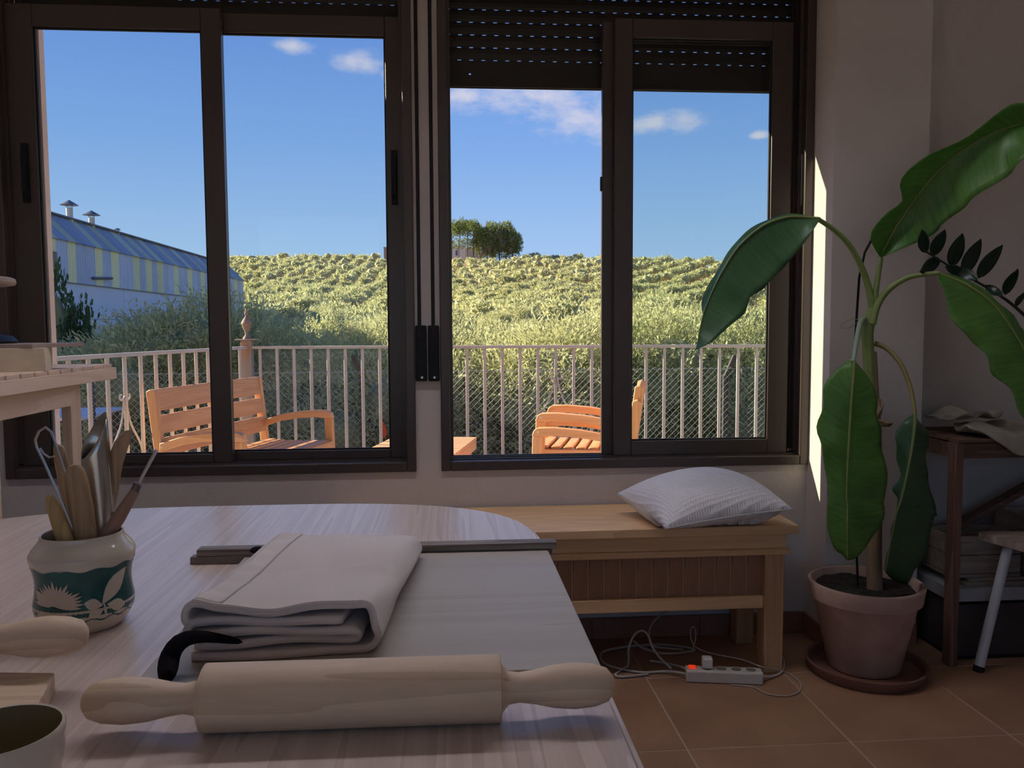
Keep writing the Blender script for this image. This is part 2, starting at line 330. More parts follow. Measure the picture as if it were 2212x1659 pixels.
# tiled floor: grout bed with single tiles let into it
fl = struct('floor', MB().box(-2.52, 3.12, -3.15, OUT-.02, -.06, -.0015), grout_m)
TP = .4805; tx0, ty0 = 1.1525, 2.2405
t0 = MB().box(-TP/2+.0025, TP/2-.0025, -TP/2+.0025, TP/2-.0025, -.012, 0).build('tile', tile_m, fl, bevel=.0012, seg=1)
first = True
for i in range(-8, 4):
    for j in range(-6, 2):
        x, y = tx0 + (i+.5)*TP, ty0 + (j+.5)*TP
        if x < -2.2 or x > 2.9 or y < -.6: continue
        if first: t0.location = (x, y, 0); first = False
        else: share(t0, fl, (x, y, 0))
# added unseen strip lamp in a ceiling trough, brightens the table and bench
lamp = thing('fill_lamp', 'added white fill lamp, out of view on the ceiling above the far end of the table', 'lamp', (-.1, 2.3, 2.75))
MB().box(-1.45, 1.25, 2.395, 2.405, LAMP_Z, 2.749).build('cutoff_board', ceil_m, lamp); MB().box(-1.45, 1.25, 2.195, 2.205, 2.66, 2.749).build('cutoff_board', ceil_m, lamp)  # boards shaped to keep the added light off the window wall
MB().box(-1.45, 1.25, 2.205, 2.395, 2.735, 2.749).build('housing', ceil_m, lamp)
lm = bpy.data.materials.new('fill_lamp_tube'); lm.use_nodes = True; bs = lm.node_tree.nodes['Principled BSDF']; bs.inputs['Emission Color'].default_value = (.95,.93,1.05,1); bs.inputs['Emission Strength'].default_value = LAMP_E
MB().box(-1.40, 1.20, 2.255, 2.345, 2.70, 2.712).build('tube', lm, lamp)
# skirting tiles
def skirting(name, a, b_, n, h=.082, t=.011):
    a = Vector((*a, 0)); b_ = Vector((*b_, 0)); d = (b_-a)/n; u = d.normalized(); side = Vector((u.y, -u.x, 0))
    root = struct(name, MB().bar(a+side*.002+Vector((0,0,h/2)), b_+side*.002+Vector((0,0,h/2)), .004, h-.002), grout_m)
    for i in range(n):
        p = a + d*i + u*.0012; q = a + d*(i+1) - u*.0012
        MB().bar(p+side*(t/2+.001)+Vector((0,0,h/2)), q+side*(t/2+.001)+Vector((0,0,h/2)), t, h).build('tile', skirt_m, root, bevel=.002, seg=1)
skirting('baseboard_front', (-2.4, WY), (RX, WY), 9)
skirting('baseboard_return', (RX, WY), (RX, 2.925), 1)
skirting('baseboard_pier', (RX-.012, 2.925), (1.745, 2.925), 1)
skirting('baseboard_right', (1.745, WY), (3.0, WY), 3)

# ------------------------------------------------------------------ windows
def frame_ring(x0, x1, z0, z1, y0, y1, w, wb=None, wt=None):
    wb = wb or w; wt = wt or w; m = MB()
    m.box(x0, x0+w, y0, y1, z0, z1); m.box(x1-w, x1, y0, y1, z0, z1)
    m.box(x0+w, x1-w, y0, y1, z0, z0+wb); m.box(x0+w, x1-w, y0, y1, z1-wt, z1); return m
def sash(win, x0, x1, z0, z1, y0, y1, w, wl=None, wr=None, wb=.062, wt=.07):
    wl = wl or w; wr = wr or w
    m = MB(); m.box(x0, x0+wl, y0, y1, z0, z1); m.box(x1-wr, x1, y0, y1, z0, z1)
    m.box(x0+wl, x1-wr, y0, y1, z0, z0+wb); m.box(x0+wl, x1-wr, y0, y1, z1-wt, z1)
    s = m.build('sash', bronze, win, bevel=.003)
    yc = (y0+y1)/2
    g = frame_ring(x0+wl-.001, x1-wr+.001, z0+wb-.001, z1-wt+.001, yc-.006, yc+.006, .006); g.build('gasket', gasket, s)
    MB().box(x0+wl-.004, x1-wr+.004, yc-.002, yc+.002, z0+wb-.004, z1-wt+.004).build('pane', glass_m, s)
    return s
def window(name, x0, x1, ch_r=True):
    r = struct(name, frame_ring(x0, x1, WZ0, WZ1, 3.085, 3.21, .034, .036, .04), bronze, bevel=.003)
    # running tracks on the sill and the jambs
    t = MB()
    for y in (3.125, 3.168, 3.205):
        t.box(x0+.034, x1-.034, y-.003, y+.003, WZ0+.036, WZ0+.041)
        t.box(x1-.046, x1-.034, y-.003, y+.003, WZ0+.05, WZ1-.04); t.box(x0+.034, x0+.046, y-.003, y+.003, WZ0+.05, WZ1-.04)
    t.build('track', bronze, r)
    return r
SZ = 2.338
w1 = window('window_1', *LW); w2 = window('window_2', *RW)
ZB = WZ0+.040
sash(w1, -1.535, -.790, ZB, SZ, 3.13, 3.16, .075, wl=.098, wr=.070, wb=.034, wt=.078)
sash(w1, -.872, -.150, ZB, SZ, 3.172, 3.202, .075, wl=.070, wr=.062, wb=.034, wt=.070)
sash(w2, .640, 1.322, ZB, SZ, 3.13, 3.16, .062, wl=.066, wr=.080, wb=.056, wt=.070)
sash(w2, .600, 1.345, ZB, SZ, 3.172, 3.202, .062, wl=.060, wr=.085, wb=.050, wt=.066)
for w, x0, x1 in ((w1, LW[0], LW[1]), (w2, RW[0], RW[1])):        # rail that carries the top of the sashes
    pass
def handle(win, x, z0, z1, y=3.13):
    m = MB().box(x-.011, x+.011, y-.012, y, z0, z1); m.box(x-.007, x+.007, y-.024, y-.012, z0+.03, z1-.03)
    m.tube([(x, y-.012, z0+.014), (x, y-.014, z0+.014)], .003, 8)
    m.build('handle', black_pl, win, bevel=.003)
handle(w1, at(57, 375, Y=3.13).x, at(60, 437, Y=3.13).z, at(57, 310, Y=3.13).z)
handle(w1, at(852, 380, Y=3.17).x, at(852, 442, Y=3.17).z, at(852, 325, Y=3.17).z, 3.172)
m = MB(); m.box(.594, .600, 3.178, 3.192, at(1303, 412, Y=3.18).z, at(1303, 382, Y=3.18).z); m.build('pull', black_pl, w2)
# lock keeper on the right jamb of the right window
kp = thing_z0, thing_z1 = at(1718, 445, Y=3.13).z, at(1718, 335, Y=3.13).z
m = MB(); xk = RX-.034; m.box(xk-.003, xk, 3.112, 3.158, thing_z0, thing_z1)
lk = m.build('lock_keeper', steel, w2, bevel=.001)
zc = thing_z0 + (thing_z1-thing_z0)*.66
MB().box(xk-.0042, xk-.0028, 3.122, 3.148, zc-.034, zc+.034).build('slot', gasket, lk)
m = MB()
for zz in (thing_z0+.012, thing_z1-.012, thing_z0+.055): m.tube([(xk-.003, 3.135, zz), (xk-.0045, 3.135, zz)], .004, 10)
m.build('screw', black_pl, lk)

# roller shutters outside the panes
def shutter(name, label, x0, x1, zbot, ztop, hole=None):
    r = thing(name, label, 'roller shutter', ((x0+x1)/2, 3.25, zbot))
    hw = (x1-x0)/2; bar = at(1000, 130, Y=3.25).z-at(1000, 189, Y=3.25).z-.0024; P = .0469; y = 0
    m = MB()
    if hole is not None:
        hx = hole-(x0+x1)/2; hz = .050; q = .0040
        m.box(-hw, hx-q, -.006, .006, 0, bar); m.box(hx+q, hw, -.006, .006, 0, bar); m.box(hx-q, hx+q, -.006, .006, 0, hz-q); m.box(hx-q, hx+q, -.006, .006, hz+q, bar)
    else: m.box(-hw, hw, -.006, .006, 0, bar)
    m.box(-hw, hw, -.012, .012, 0, .008)
    m.build('bottom_bar', slat_m, r, world=False)
    s = MB(); gap = .0048
    prof = [(-.004, gap), (-.0065, gap+.008), (-.0075, P*.55), (-.0065, P-.004), (-.004, P), (.004, P), (.0065, P*.55), (.004, gap)]
    s.prism(prof, -hw, hw, 'x')
    pitch, slot = .0457, .0150; x = -hw + .006
    prev = -hw
    while x + slot < hw:
        s.box(prev, x, -.003, .003, -.0005, gap+.0005); prev = x + slot; x += pitch
    s.box(prev, hw, -.003, .003, -.0005, gap+.0005)
    z = bar; s0 = None; k = 0
    while zbot + z < ztop:
        if s0 is None: s0 = s.build('slat', slat_m, r, world=False); s0.location = (0, 0, z)
        else: share(s0, r, (0 if k % 2 else .004, 0, z))
        z += P; k += 1
    for sx in (-1, 1): MB().box(sx*(hw+.004)-.012, sx*(hw+.004)+.012, -.014, .014, -1.35 if zbot < 2.2 else -1.55, ztop-zbot).build('guide_rail', bronze, r, world=False)
    return r
shutter('roller_shutter', 'dark roller shutter half lowered outside the right window, rows of light slots', .004, RX-.03, at(1000, 189, Y=3.25).z, 2.52, hole=at(1015, 160, Y=3.25).x)
shutter('roller_shutter', 'dark roller shutter rolled up almost out of sight above the left window', LW[0]+.05, LW[1]-.03, at(690, 5, Y=3.25).z-.1065, 2.52)

# strap winders on the pier between the windows
def winder(label, px_strap, px0, px1, pz0, pz1):
    xs = at(px_strap, 715, Y=WY).x; x0 = at(px0, 760, Y=WY).x; x1 = at(px1, 760, Y=WY).x
    z1 = at((px0+px1)/2, 703, Y=WY).z; z0 = at((px0+px1)/2, 823, Y=WY).z
    r = thing('strap_winder', label, 'shutter winder', ((x0+x1)/2, WY, z0))
    MB().box(x0, x1, WY-.018, WY-.001, z0, z1).build('case', black_pl, r, bevel=.004)
    MB().box(xs-.011, xs+.011, WY-.020, WY-.017, z1-.045, z1-.030).build('strap_slot', gasket, r)
    MB().box(xs-.0068, xs+.0068, WY-.0215, WY-.0195, z1-.038, 2.62).build('strap', strap_m, r)
    MB().tube([((x0+x1)/2+.002, WY-.018, z0+.014), ((x0+x1)/2+.002, WY-.0205, z0+.014)], .0045, 10).build('screw', steel, r)
winder('black shutter strap winder on the pier, left of the pair', 906.5, 898, 922, 0, 0)
winder('black shutter strap winder on the pier, right of the pair', 936, 925, 949, 0, 0)

# ------------------------------------------------------------------ the big table and what lies on it
TZ = .75
def arc(cx, cy, rx, ry, a0, a1, n):
    return [(cx+rx*math.cos(a0+(a1-a0)*i/n), cy+ry*math.sin(a0+(a1-a0)*i/n)) for i in range(n+1)]
tbl = thing('work_table', 'pale whitewashed pine table with rounded far end under the rolling pins', 'table', (-.5, 1.2, 0))
def outline(inset):
    xr, xl, yc = .203-inset, -1.215+inset, 1.70
    cx = (xr+xl)/2; hw = (xr-xl)/2; hy = 2.148-inset-yc
    pts = [(xl, .2), (xr, .2)]
    for i in range(41):
        a = PI*i/40; c, s_ = math.cos(a), math.sin(a)
        pts.append((cx+hw*math.copysign(abs(c)**.62, c), yc+hy*abs(s_)**.78))
    return pts
def slab(insets_z):
    m = MB(); rings = [outline(i) for i, z in insets_z]; n = len(rings[0])
    vs = [(p[0], p[1], z) for ring, (i, z) in zip(rings, insets_z) for p in ring]
    fs = [(k*n+i, k*n+(i+1)%n, (k+1)*n+(i+1)%n, (k+1)*n+i) for k in range(len(rings)-1) for i in range(n)]
    fs += [tuple(range(n-1,-1,-1)), tuple((len(rings)-1)*n+i for i in range(n))]
    return m.add(vs, fs)
slab([(.030, TZ-.034), (.012, TZ-.030), (.004, TZ-.022), (0, TZ-.014), (.002, TZ-.009), (.0085, TZ-.0075), (.0095, TZ-.003), (.013, TZ)]).build('tabletop', pine_table, tbl)
m = frame_ring(-1.10, .09, 0, 1, .3, .33, .02)  # apron boards
m = MB(); m.box(-1.10, .09, .35, .372, TZ-.12, TZ-.034); m.box(-1.10, .09, 1.70, 1.722, TZ-.12, TZ-.034); m.box(-1.10, -1.078, .372, 1.70, TZ-.12, TZ-.034); m.box(.068, .09, .372, 1.70, TZ-.12, TZ-.034)
m.build('apron', pine_table, tbl)
for x in (-1.06, .05):
    for y in (.39, 1.68):
        MB().prism([(x-.032, y-.032), (x+.032, y-.032), (x+.032, y+.032), (x-.032, y+.032)], 0, TZ-.034, 'z').build('leg', pine_table, tbl, bevel=.004)

tag(MB().box(-.388, .196, 1.032, 1.603, TZ, TZ+.012).build('clay_board', plywood, bevel=.0015), 'pale plywood board lying flat on the table under the folded cloth', 'board')
tag(MB().box(-.490, .205, 1.605, 1.628, TZ, TZ+.0135).build('clay_lath', lath_m, bevel=.001), 'grey brown wooden lath on the table, lower of the two laths behind the board', 'lath')
tag(MB().bar((-.478, 1.622, TZ+.0205), (.214, 1.612, TZ+.0205), .030, .013).build('clay_lath', lath_m, bevel=.001), 'long weathered dark lath lying across on top of the other lath', 'lath')

# folded cloth
BZ = TZ+.012
def folded_cloth():
    r = thing('folded_cloth', 'folded beige linen cloth with black straps lying on the plywood board', 'cloth', (-.2, 1.3, BZ))
    nT = 40; th = .0148
    def pathA():       # outer wrap: under, round the right side, over the top, lip turned down at the left
        P = [(u, 0., 0) for u in np.linspace(.02, .93, 18)]
        P += [(.93+.085*math.cos(a), 2+2*math.sin(a), 0) for a in np.linspace(-PI/2, PI/2, 17)[1:-1]]
        P += [(u, 4., 0) for u in np.linspace(.93, .035, 26)]
        P += [(.035-.040*math.sin(a), 3.45+.55*math.cos(a), 0) for a in np.linspace(0, PI, 9)[1:]]
        P += [(.09, 2.92, 0), (.16, 2.95, 0)]
        return P
    def pathB():       # inner folds
        P = [(u, 1., 0) for u in np.linspace(.03, .87, 16)]
        P += [(.87+.035*math.cos(a), 1.5+.5*math.sin(a), 0) for a in np.linspace(-PI/2, PI/2, 7)[1:-1]]
        P += [(u, 2., 0) for u in np.linspace(.87, .05, 16)]
        P += [(.05-.03*math.cos(a), 2.45+.45*math.sin(a), 0) for a in np.linspace(-PI/2, PI/2, 7)[1:-1]]
        P += [(u, 2.95, 0) for u in np.linspace(.06, .84, 16)]
        return P
    def surf(path, top):
        P = []
        for (u, lev, _) in path:
            row = []
            for j in range(nT):
                t = j/(nT-1)
                hgt = th*(1-.42*t)
                lx = -.345*(1-t) + -.322*t; rx = -.098*(1-t) + -.056*t
                ny = 1.098 - .006*math.sin(u*5+lev*1.3) + .004*math.sin(lev*2.1); fy = 1.602-.028*u-.004*lev
                x = lx+(rx-lx)*u + .0025*math.sin(7*t+lev*1.7); y = ny+(fy-ny)*t
                z = BZ+.0062+lev*hgt
                k = max(0, (lev-3)/1.)**1 if top else 0
                w = .0032*math.sin(8*t+2.5*u)*(.4+u) + .0028*noise.noise((x*16, y*7, 1.3))*2.2 + .0045*math.exp(-((t-.30-.25*u)/.045)**2)*(max(u,0)**1.5) - .004*math.exp(-((t-.38-.22*u)/.05)**2)*(max(u,0)**1.5) + .003*math.exp(-((t-.55+.1*u)/.04)**2)*u
                w += .009*math.exp(-((u-.02)/.10)**2)*math.exp(-(t/.16)**2) - .005*math.exp(-((u-.45)/.2)**2)*math.exp(-(t/.12)**2) + .0028*math.sin(t*42)*math.exp(-((u-.09)/.05)**2)
                z += k*w + (1-k)*(.0014*math.sin(11*u+lev*2)+.001*math.sin(8*t+3*u))*(1 if lev > .2 else .15)
                row.append((x, y, z))
            P.append(row)
        return P
    A = surf(pathA(), True)
    MB().grid(A).build('sheet', linen, r, smooth=True, solid=.0095, subsurf=1)
    MB().grid(surf(pathB(), False)).build('inner_fold', linen, r, smooth=True, solid=.0105, subsurf=1)
    i0 = 18+15
    hem = [A[i0+26-1-k] for k in range(5)]
    MB().grid([[Vector(p)+Vector((0,0,.0062)) for p in row] for row in hem]).build('hem', linen, r, smooth=True, solid=.0024, subsurf=1)
    MB().tube([Vector(A[i0+i][0])+Vector((0,-.002,.0052)) for i in range(26)], .0026, 6).build('seam', linen, r, smooth=True)
    s = MB()
    pts = [at(528, 1388, Y=1.088), at(470, 1378, Y=1.082), at(420, 1372, Y=1.074), at(385, 1385, Y=1.066), at(366, 1415, Y=1.060), at(362, 1445, Y=1.048), at(362, 1468, Z=BZ+.013)]
    s.tube(pts, [.005, .008, .012, .016, .017, .018, .011], 8, flat=.8); s.build('strap', blackcloth, r, smooth=True, subsurf=1)
    s = MB(); s.tube([Vector((-.335, 1.56, BZ+.012)), Vector((-.352, 1.575, BZ+.020)), Vector((-.365, 1.592, BZ+.018)), Vector((-.372, 1.60, BZ+.011))], [.012, .014, .012, .006], 8, flat=.6); s.build('strap', blackcloth, r, smooth=True, subsurf=1)
    return r
folded_cloth()

# rolling pins
PIN = [(0, .0), (.003, .010), (.010, .0185), (.025, .0235), (.048, .0255), (.072, .0235), (.094, .0188), (.112, .0165), (.124, .0185), (.131, .026), (.134, .034), (.1365, .0375), (.139, .0385)]
def rolling_pin(label, a, b_, half=.165, name='rolling_pin'):
    a = Vector(a); b_ = Vector(b_); c = (a+b_)/2; d = (b_-a).normalized()
    r = thing(name, label, 'rolling pin', (c.x, c.y, c.z), math.atan2(d.y, d.x))
    def rev(prof):
        m = MB(); n = 36; vs = [(x, q*math.cos(2*PI*k/n), q*math.sin(2*PI*k/n)) for x, q in prof for k in range(n)]
        fs = [(i*n+k, i*n+(k+1)%n, (i+1)*n+(k+1)%n, (i+1)*n+k) for i in range(len(prof)-1) for k in range(n)]
        return m.add(vs, fs + [tuple(range(n)), tuple((len(prof)-1)*n+k for k in range(n))])
    rev([(-half-.001, .0355), (-half, .0372), (half, .0372), (half+.001, .0355)]).build('barrel', beech, r, smooth=True, world=False)
    h = [(x, max(q, .0006)) for x, q in PIN[:-1]]
    rev([(-half-.134+x, q) for x, q in h]+[(-half, .0362)]).build('handle', beech, r, smooth=True, world=False)
    rev([(half, .0362)]+[(half+.134-x, q) for x, q in h[::-1]]).build('handle', beech, r, smooth=True, world=False)
    return r
rolling_pin('large pale beech rolling pin lying in front of the plywood board', (-.278, .930, TZ+.0373), (.063, .925, TZ+.0373))
bk = thing('wood_block', 'low pale wooden block on the table under the cut off rolling pin', 'block', (-.58, 1.0, TZ))
MB().prism([(-.462, .945), (-.486, 1.045), (-.74, 1.075), (-.72, .965)], TZ, TZ+.026, 'z').build('body', beech, bk, bevel=.002)
a = Vector((-.82, 1.043, TZ+.0655)); rolling_pin('second beech rolling pin, one handle showing at the left edge', a, a+Vector((.1, .006, 0)), half=.165)
bpy.data.objects['rolling_pin.001'].location = (-.452-.165-.134, 1.049, TZ+.0646)

# glazed cup at the near left
cup = thing('glazed_cup', 'cream glazed ceramic cup with olive inside at the near left corner', 'cup', (-.425, .80, TZ))
MB().lathe([(.0005,0),(.040,0),(.043,.003),(.050,.02),(.0545,.045),(.0563,.066),(.0565,.070),(.0552,.0722),(.0528,.0715)], 48, (-.425,.80,TZ)).build('body', ceramic, cup, smooth=True)
MB().lathe([(.0530,.0713),(.0522,.066),(.050,.045),(.045,.022),(.034,.012),(.0005,.010)], 48, (-.425,.80,TZ)).build('inside_glaze', ceramic_in, cup, smooth=True)

# painted jar full of modelling tools
JX, JY = -.552, 1.292
def jar_r(z):
    P = [(0,.050),(.004,.0555),(.012,.061),(.028,.0685),(.040,.070),(.055,.0668),(.070,.0655),(.085,.0668),(.098,.0705),(.108,.0735),(.114,.0735),(.122,.069),(.132,.0605),(.138,.0572),(.1415,.0573)]
    for (a, ra), (c, rc) in zip(P, P[1:]):
        if z <= c: return ra+(rc-ra)*(z-a)/(c-a)
    return P[-1][1]
jar = thing('tool_jar', 'cream ceramic jar with green band and pale flower relief holding modelling tools', 'jar', (JX, JY, TZ))
zs = [0,.002,.006,.012,.02,.028,.034,.04,.047,.055,.062,.07,.078,.085,.092,.098,.103,.108,.111,.114,.118,.122,.127,.132,.136,.139,.1415]
MB().lathe([(.0005,0)]+[(jar_r(z),z) for z in zs]+[(.0565,.143),(.0545,.142),(.054,.138),(.058,.13),(.066,.115),(.064,.09),(.06,.05),(.055,.012),(.0005,.010)], 56, (JX,JY,TZ)).build('body', ceramic, jar, smooth=True)
def wrap(ang, z, off):
    rr = jar_r(z)+off; return (JX+rr*math.sin(ang), JY-rr*math.cos(ang), TZ+z)
g = MB(); n = 72
rows = [[wrap(2*PI*k/n, z + (.0025*math.sin(k*1.3) if i == 0 else .002*math.sin(k*.9+1) if i == 8 else 0), .0004) for k in range(n+1)] for i, z in enumerate(np.linspace(.024, .100, 9))]
g.grid(rows).build('green_band', teal_glaze, jar, smooth=True)
# pale painted flower and leaves on the band
ang0 = math.atan2(-JX, JY)     # side that faces the camera
fp = MB()
def petal(a0, z0, a1, z1, w):
    pts = []
    for i in range(7):
        t = i/6; a = a0+(a1-a0)*t; z = z0+(z1-z0)*t; ww = w*math.sin(PI*min(1, .25+.75*(1-t))**.8)*(1-t**3)
        da, dz = (a1-a0)*.066, (z1-z0); l = math.hypot(da, dz); nx, nz = -dz/l, da/l
        pts.append([wrap(a+nx*ww/.066*s_, z+nz*ww*s_, .0009) for s_ in (-1, 0, 1)])
    fp.grid(pts)
R_ = random.Random(3)
ca, cz = ang0-.62, .050
for k in range(19):
    th = -.15+k*(PI*1.02/18); l = .030+.010*R_.random()
    petal(ca, cz, ca+math.cos(th)*l/.066*1.15, cz+math.sin(th)*l*.95, .0036)
for k in range(9): petal(ca-.15, cz-.008, ca-.5+.10*k, cz-.022-.004*R_.random(), .006)
petal(ca-.1, cz-.002, ca-.62, cz+.018, .010); petal(ca-.1, cz-.01, ca-.5, cz-.02, .010)
for (a1, z1, a2, z2, w) in ((.32,.046,.95,.092,.017),(.34,.045,-.02,.052,.011),(.34,.04,.05,.030,.010),(.42,.045,.86,.036,.012),(.36,.05,.40,.027,.0025)):
    petal(ang0+a1, z1, ang0+a2, z2, w)
fp.build('painted_flower', ceramic, jar, smooth=True)

def tool(name, label, px_pts, ys, rad, m, cat='tool', n=10, flat=None, smooth=True, extra=None, base=None):
    pts = [at(x, y, Y=Y) for (x, y), Y in zip(px_pts, ys)]
    if base: pts = [Vector(base)] + pts
    r = thing(name, label, cat, pts[0])
    if flat: rad = [q*flat for q in rad]; flat = 1/flat
    MB().tube(pts, rad, n, flat=flat).build('shaft' if extra else 'body', m, r, smooth=smooth)
    if extra: extra(r)
    return r
def inj(dx, dy, z=.013): return (JX+dx, JY+dy, TZ+z)
woodtool = wood('boxwood_tool', (.50,.33,.19), (.38,.24,.13), axis='z', scale=16, rough=.5, bump=.04)
woodtool2 = wood('yellow_boxwood', (.54,.38,.16), (.42,.28,.12), axis='z', scale=16, rough=.5, bump=.04)
tool('wooden_tool', 'short yellow wooden modelling tool, lowest at the left of the jar', [(140,1165),(128,1130),(113,1090),(107,1074),(105,1068)], [1.27]*5, [.011,.0125,.012,.010,.006,.001], woodtool2, base=inj(-.01,-.03), flat=.6, n=12)
tool('wooden_tool', 'broad round ended wooden modelling tool at the middle of the jar', [(185,1160),(178,1100),(168,1045),(162,1018),(159,1006),(158,1003)], [1.285]*6, [.011,.0165,.0165,.0155,.014,.009,.002], woodtool, base=inj(.02,-.02), flat=.6, n=14)
tool('wooden_tool', 'wooden tool standing behind the wire loop with a rounded tip', [(160,1130),(142,1050),(131,990),(127,966),(126,960)], [1.33]*5, [.006,.008,.010,.010,.008,.002], woodtool, base=inj(.0,.02), flat=.7)
tool('wooden_knife', 'curved wooden modelling knife leaning to the right in the jar', [(225,1140),(238,1060),(248,1000),(262,960),(278,936),(284,929)], [1.34]*6, [.006,.011,.0125,.0125,.0115,.007,.001], woodtool, base=inj(.015,.03), flat=.3, n=12)
def needle(r):
    a, c = at(296,1050,Y=1.30), at(338,972,Y=1.30)
    MB().tube([at(284,1075,Y=1.30), at(299,1044,Y=1.30)], [.0075,.0062], 12).build('ferrule', mat('dull_ferrule', (.16,.13,.11), rough=.4, metal=.6), r, smooth=True)
    MB().tube([a, c], [.0026,.0028], 8).build('needle', steel, r, smooth=True)
tool('needle_tool', 'needle tool with reddish wooden handle slanting out to the right of the jar', [(222,1170),(255,1120),(292,1060)], [1.29,1.295,1.30], [.008,.0095,.0105,.0072], mat('reddish_handle', (.30,.17,.12), (.36,.21,.15), rough=.5), base=inj(.0,.01), n=12, extra=needle)
tool('wooden_tool', 'thin dark wooden stick upright at the right inside the jar', [(238,1165),(246,1128),(250,1105)], [1.325]*3, [.004,.006,.006,.003], woodtool, base=inj(.03,.03))
tool('metal_rod', 'thin bluish metal rod between two wooden tools in the jar', [(150,1165),(142,1120),(136,1088)], [1.30]*3, [.0035,.004,.004,.004], steel, base=inj(-.01,.0))
# steel tube cutter with slanted mouth
tc_ = thing('tube_cutter', 'tall steel tube cutter with slanted open mouth in the jar', 'tool', inj(.01,.035))
b0 = at(222, 1160, Y=1.33); b1 = at(203, 940, Y=1.33); d = (b1-b0).normalized(); ref = Vector((1,0,0)); ref = (ref-d*ref.dot(d)).normalized(); bi = d.cross(ref)
b0 = b0 - d*.09
rows = []
ln_ = (b1-b0).length
for i in range(13):
    row = []
    for k in range(33):
        a_ = 2*PI*k/32; c_, s_ = math.cos(a_), math.sin(a_)
        L_ = ln_*i/12
        if i >= 10: L_ = ln_*10/12 + (ln_/6 + c_*.024 + s_*.024)*(i-10)/2
        row.append(b0 + d*L_ + ref*(.0205*c_) + bi*(.0205*s_))
    rows.append(row)
MB().grid(rows).build('tube', mat('brushed_steel_tube', (.50,.47,.42), (.58,.55,.50), rough=.28, metal=1, scale=20, stretch=(1,1,.1)), tc_, smooth=True, solid=.0012)
# wire loop tool
lp = thing('loop_tool', 'wire loop tool leaning out at the left of the jar', 'tool', inj(-.02,.0))
wire_px = [(160,1150),(140,1100),(118,1050),(96,1000),(79,966),(76,950),(84,932),(98,923),(110,932),(122,962),(138,1010),(152,1050),(163,1090),(168,1150)]
MB().tube([at(x, y, Y=1.29) for x, y in wire_px], .0019, 6).build('wire_loop', steel, lp, smooth=True)
MB().tube([at(x, y, Y=1.29) for x, y in [(86,968),(94,980),(106,988),(118,985)]], .0016, 6).build('wire_hook', steel, lp, smooth=True)
MB().tube([Vector(inj(-.01,-.01)), at(166,1150,Y=1.29)], [.005,.0045], 10).build('handle', woodtool, lp, smooth=True)

# ------------------------------------------------------------------ slatted pine stand at the left with a banding wheel on it
ST = thing('slatted_stand', 'raw pine slatted stand with mitred legs in front of the left window', 'stand', (-1.35, 2.4, 0))
sx0, sx1 = -1.66, -1.08
zt = at(247, 785, X=-1.08).z
ys = 2.80; w_ = .0735; k = 0
while ys - w_ > 1.72:
    MB().box(sx0, sx1+.002, ys-w_, ys-.008, zt-.0125, zt).build('slat', deal_x, ST, bevel=.0012, seg=1); ys -= w_
MB().box(sx1-.022, sx1+.004, 1.70, 2.822, zt-.050, zt-.0125).build('side_rail', deal, ST, bevel=.0015)
MB().box(sx0, sx0+.022, 1.70, 2.822, zt-.050, zt-.0125).build('side_rail', deal, ST, bevel=.0015)
def mitred_frame(x):
    y0, y1, z1, t, w2_ = 2.075, 2.615, zt-.052, .028, .062
    lw = .068
    MB().prism([(y0, z1), (y1, z1), (y1-lw, z1-w2_), (y0+lw, z1-w2_)], x-t, x, 'x').build('cross_rail', deal, ST, bevel=.0015)
    MB().prism([(y0, z1), (y0+lw, z1-w2_), (y0+lw, 0), (y0, 0)], x-t, x, 'x').build('leg', deal_z, ST, bevel=.0015)
    MB().prism([(y1, z1), (y1, 0), (y1-lw, 0), (y1-lw, z1-w2_)], x-t, x, 'x').build('leg', deal_z, ST, bevel=.0015)
mitred_frame(-1.105); mitred_frame(-1.60)
bx = thing('wood_box', 'cream coloured thick wooden block on the slatted stand', 'block', (-1.3, 2.3, zt))
MB().prism([(-1.10, 2.43), (-1.075, 2.335), (-1.40, 2.20), (-1.46, 2.36)], zt, zt+.063, 'z').build('body', mat('creamy_pine', (.74,.63,.47), (.68,.56,.40), rough=.6, scale=5, stretch=(1,8,8)), bx, bevel=.0015)
pb = thing('thin_board', 'thin dark edged board lying on the cream block on the stand', 'board', (-1.25, 2.4, zt+.063))
MB().prism([(-1.048, 2.52), (-1.10, 2.32), (-1.50, 2.22), (-1.50, 2.48)], zt+.063, zt+.074, 'z').build('panel', mat('dark_edged_board', (.30,.23,.20), (.36,.28,.24), rough=.5, scale=8), pb, bevel=.001)
bwz = zt+.074
wh = thing('banding_wheel', 'sculpting turntable with black base and round wooden head on the stand', 'turntable', (-1.36, 2.40, bwz))
MB().lathe([(.0005,.0),(.165,0),(.168,.006),(.155,.020),(.05,.038),(.026,.05),(.022,.16),(.0005,.16)], 48, (-1.36,2.40,bwz)).build('base', black_pl, wh, smooth=True)
MB().lathe([(.0005,.160),(.150,.160),(.166,.163),(.170,.170),(.168,.179),(.160,.183),(.0005,.183)], 64, (-1.36,2.40,bwz)).build('wheel_head', wood('turntable_wood', (.42,.33,.27), (.32,.25,.20), axis='y', scale=8), wh, smooth=True)

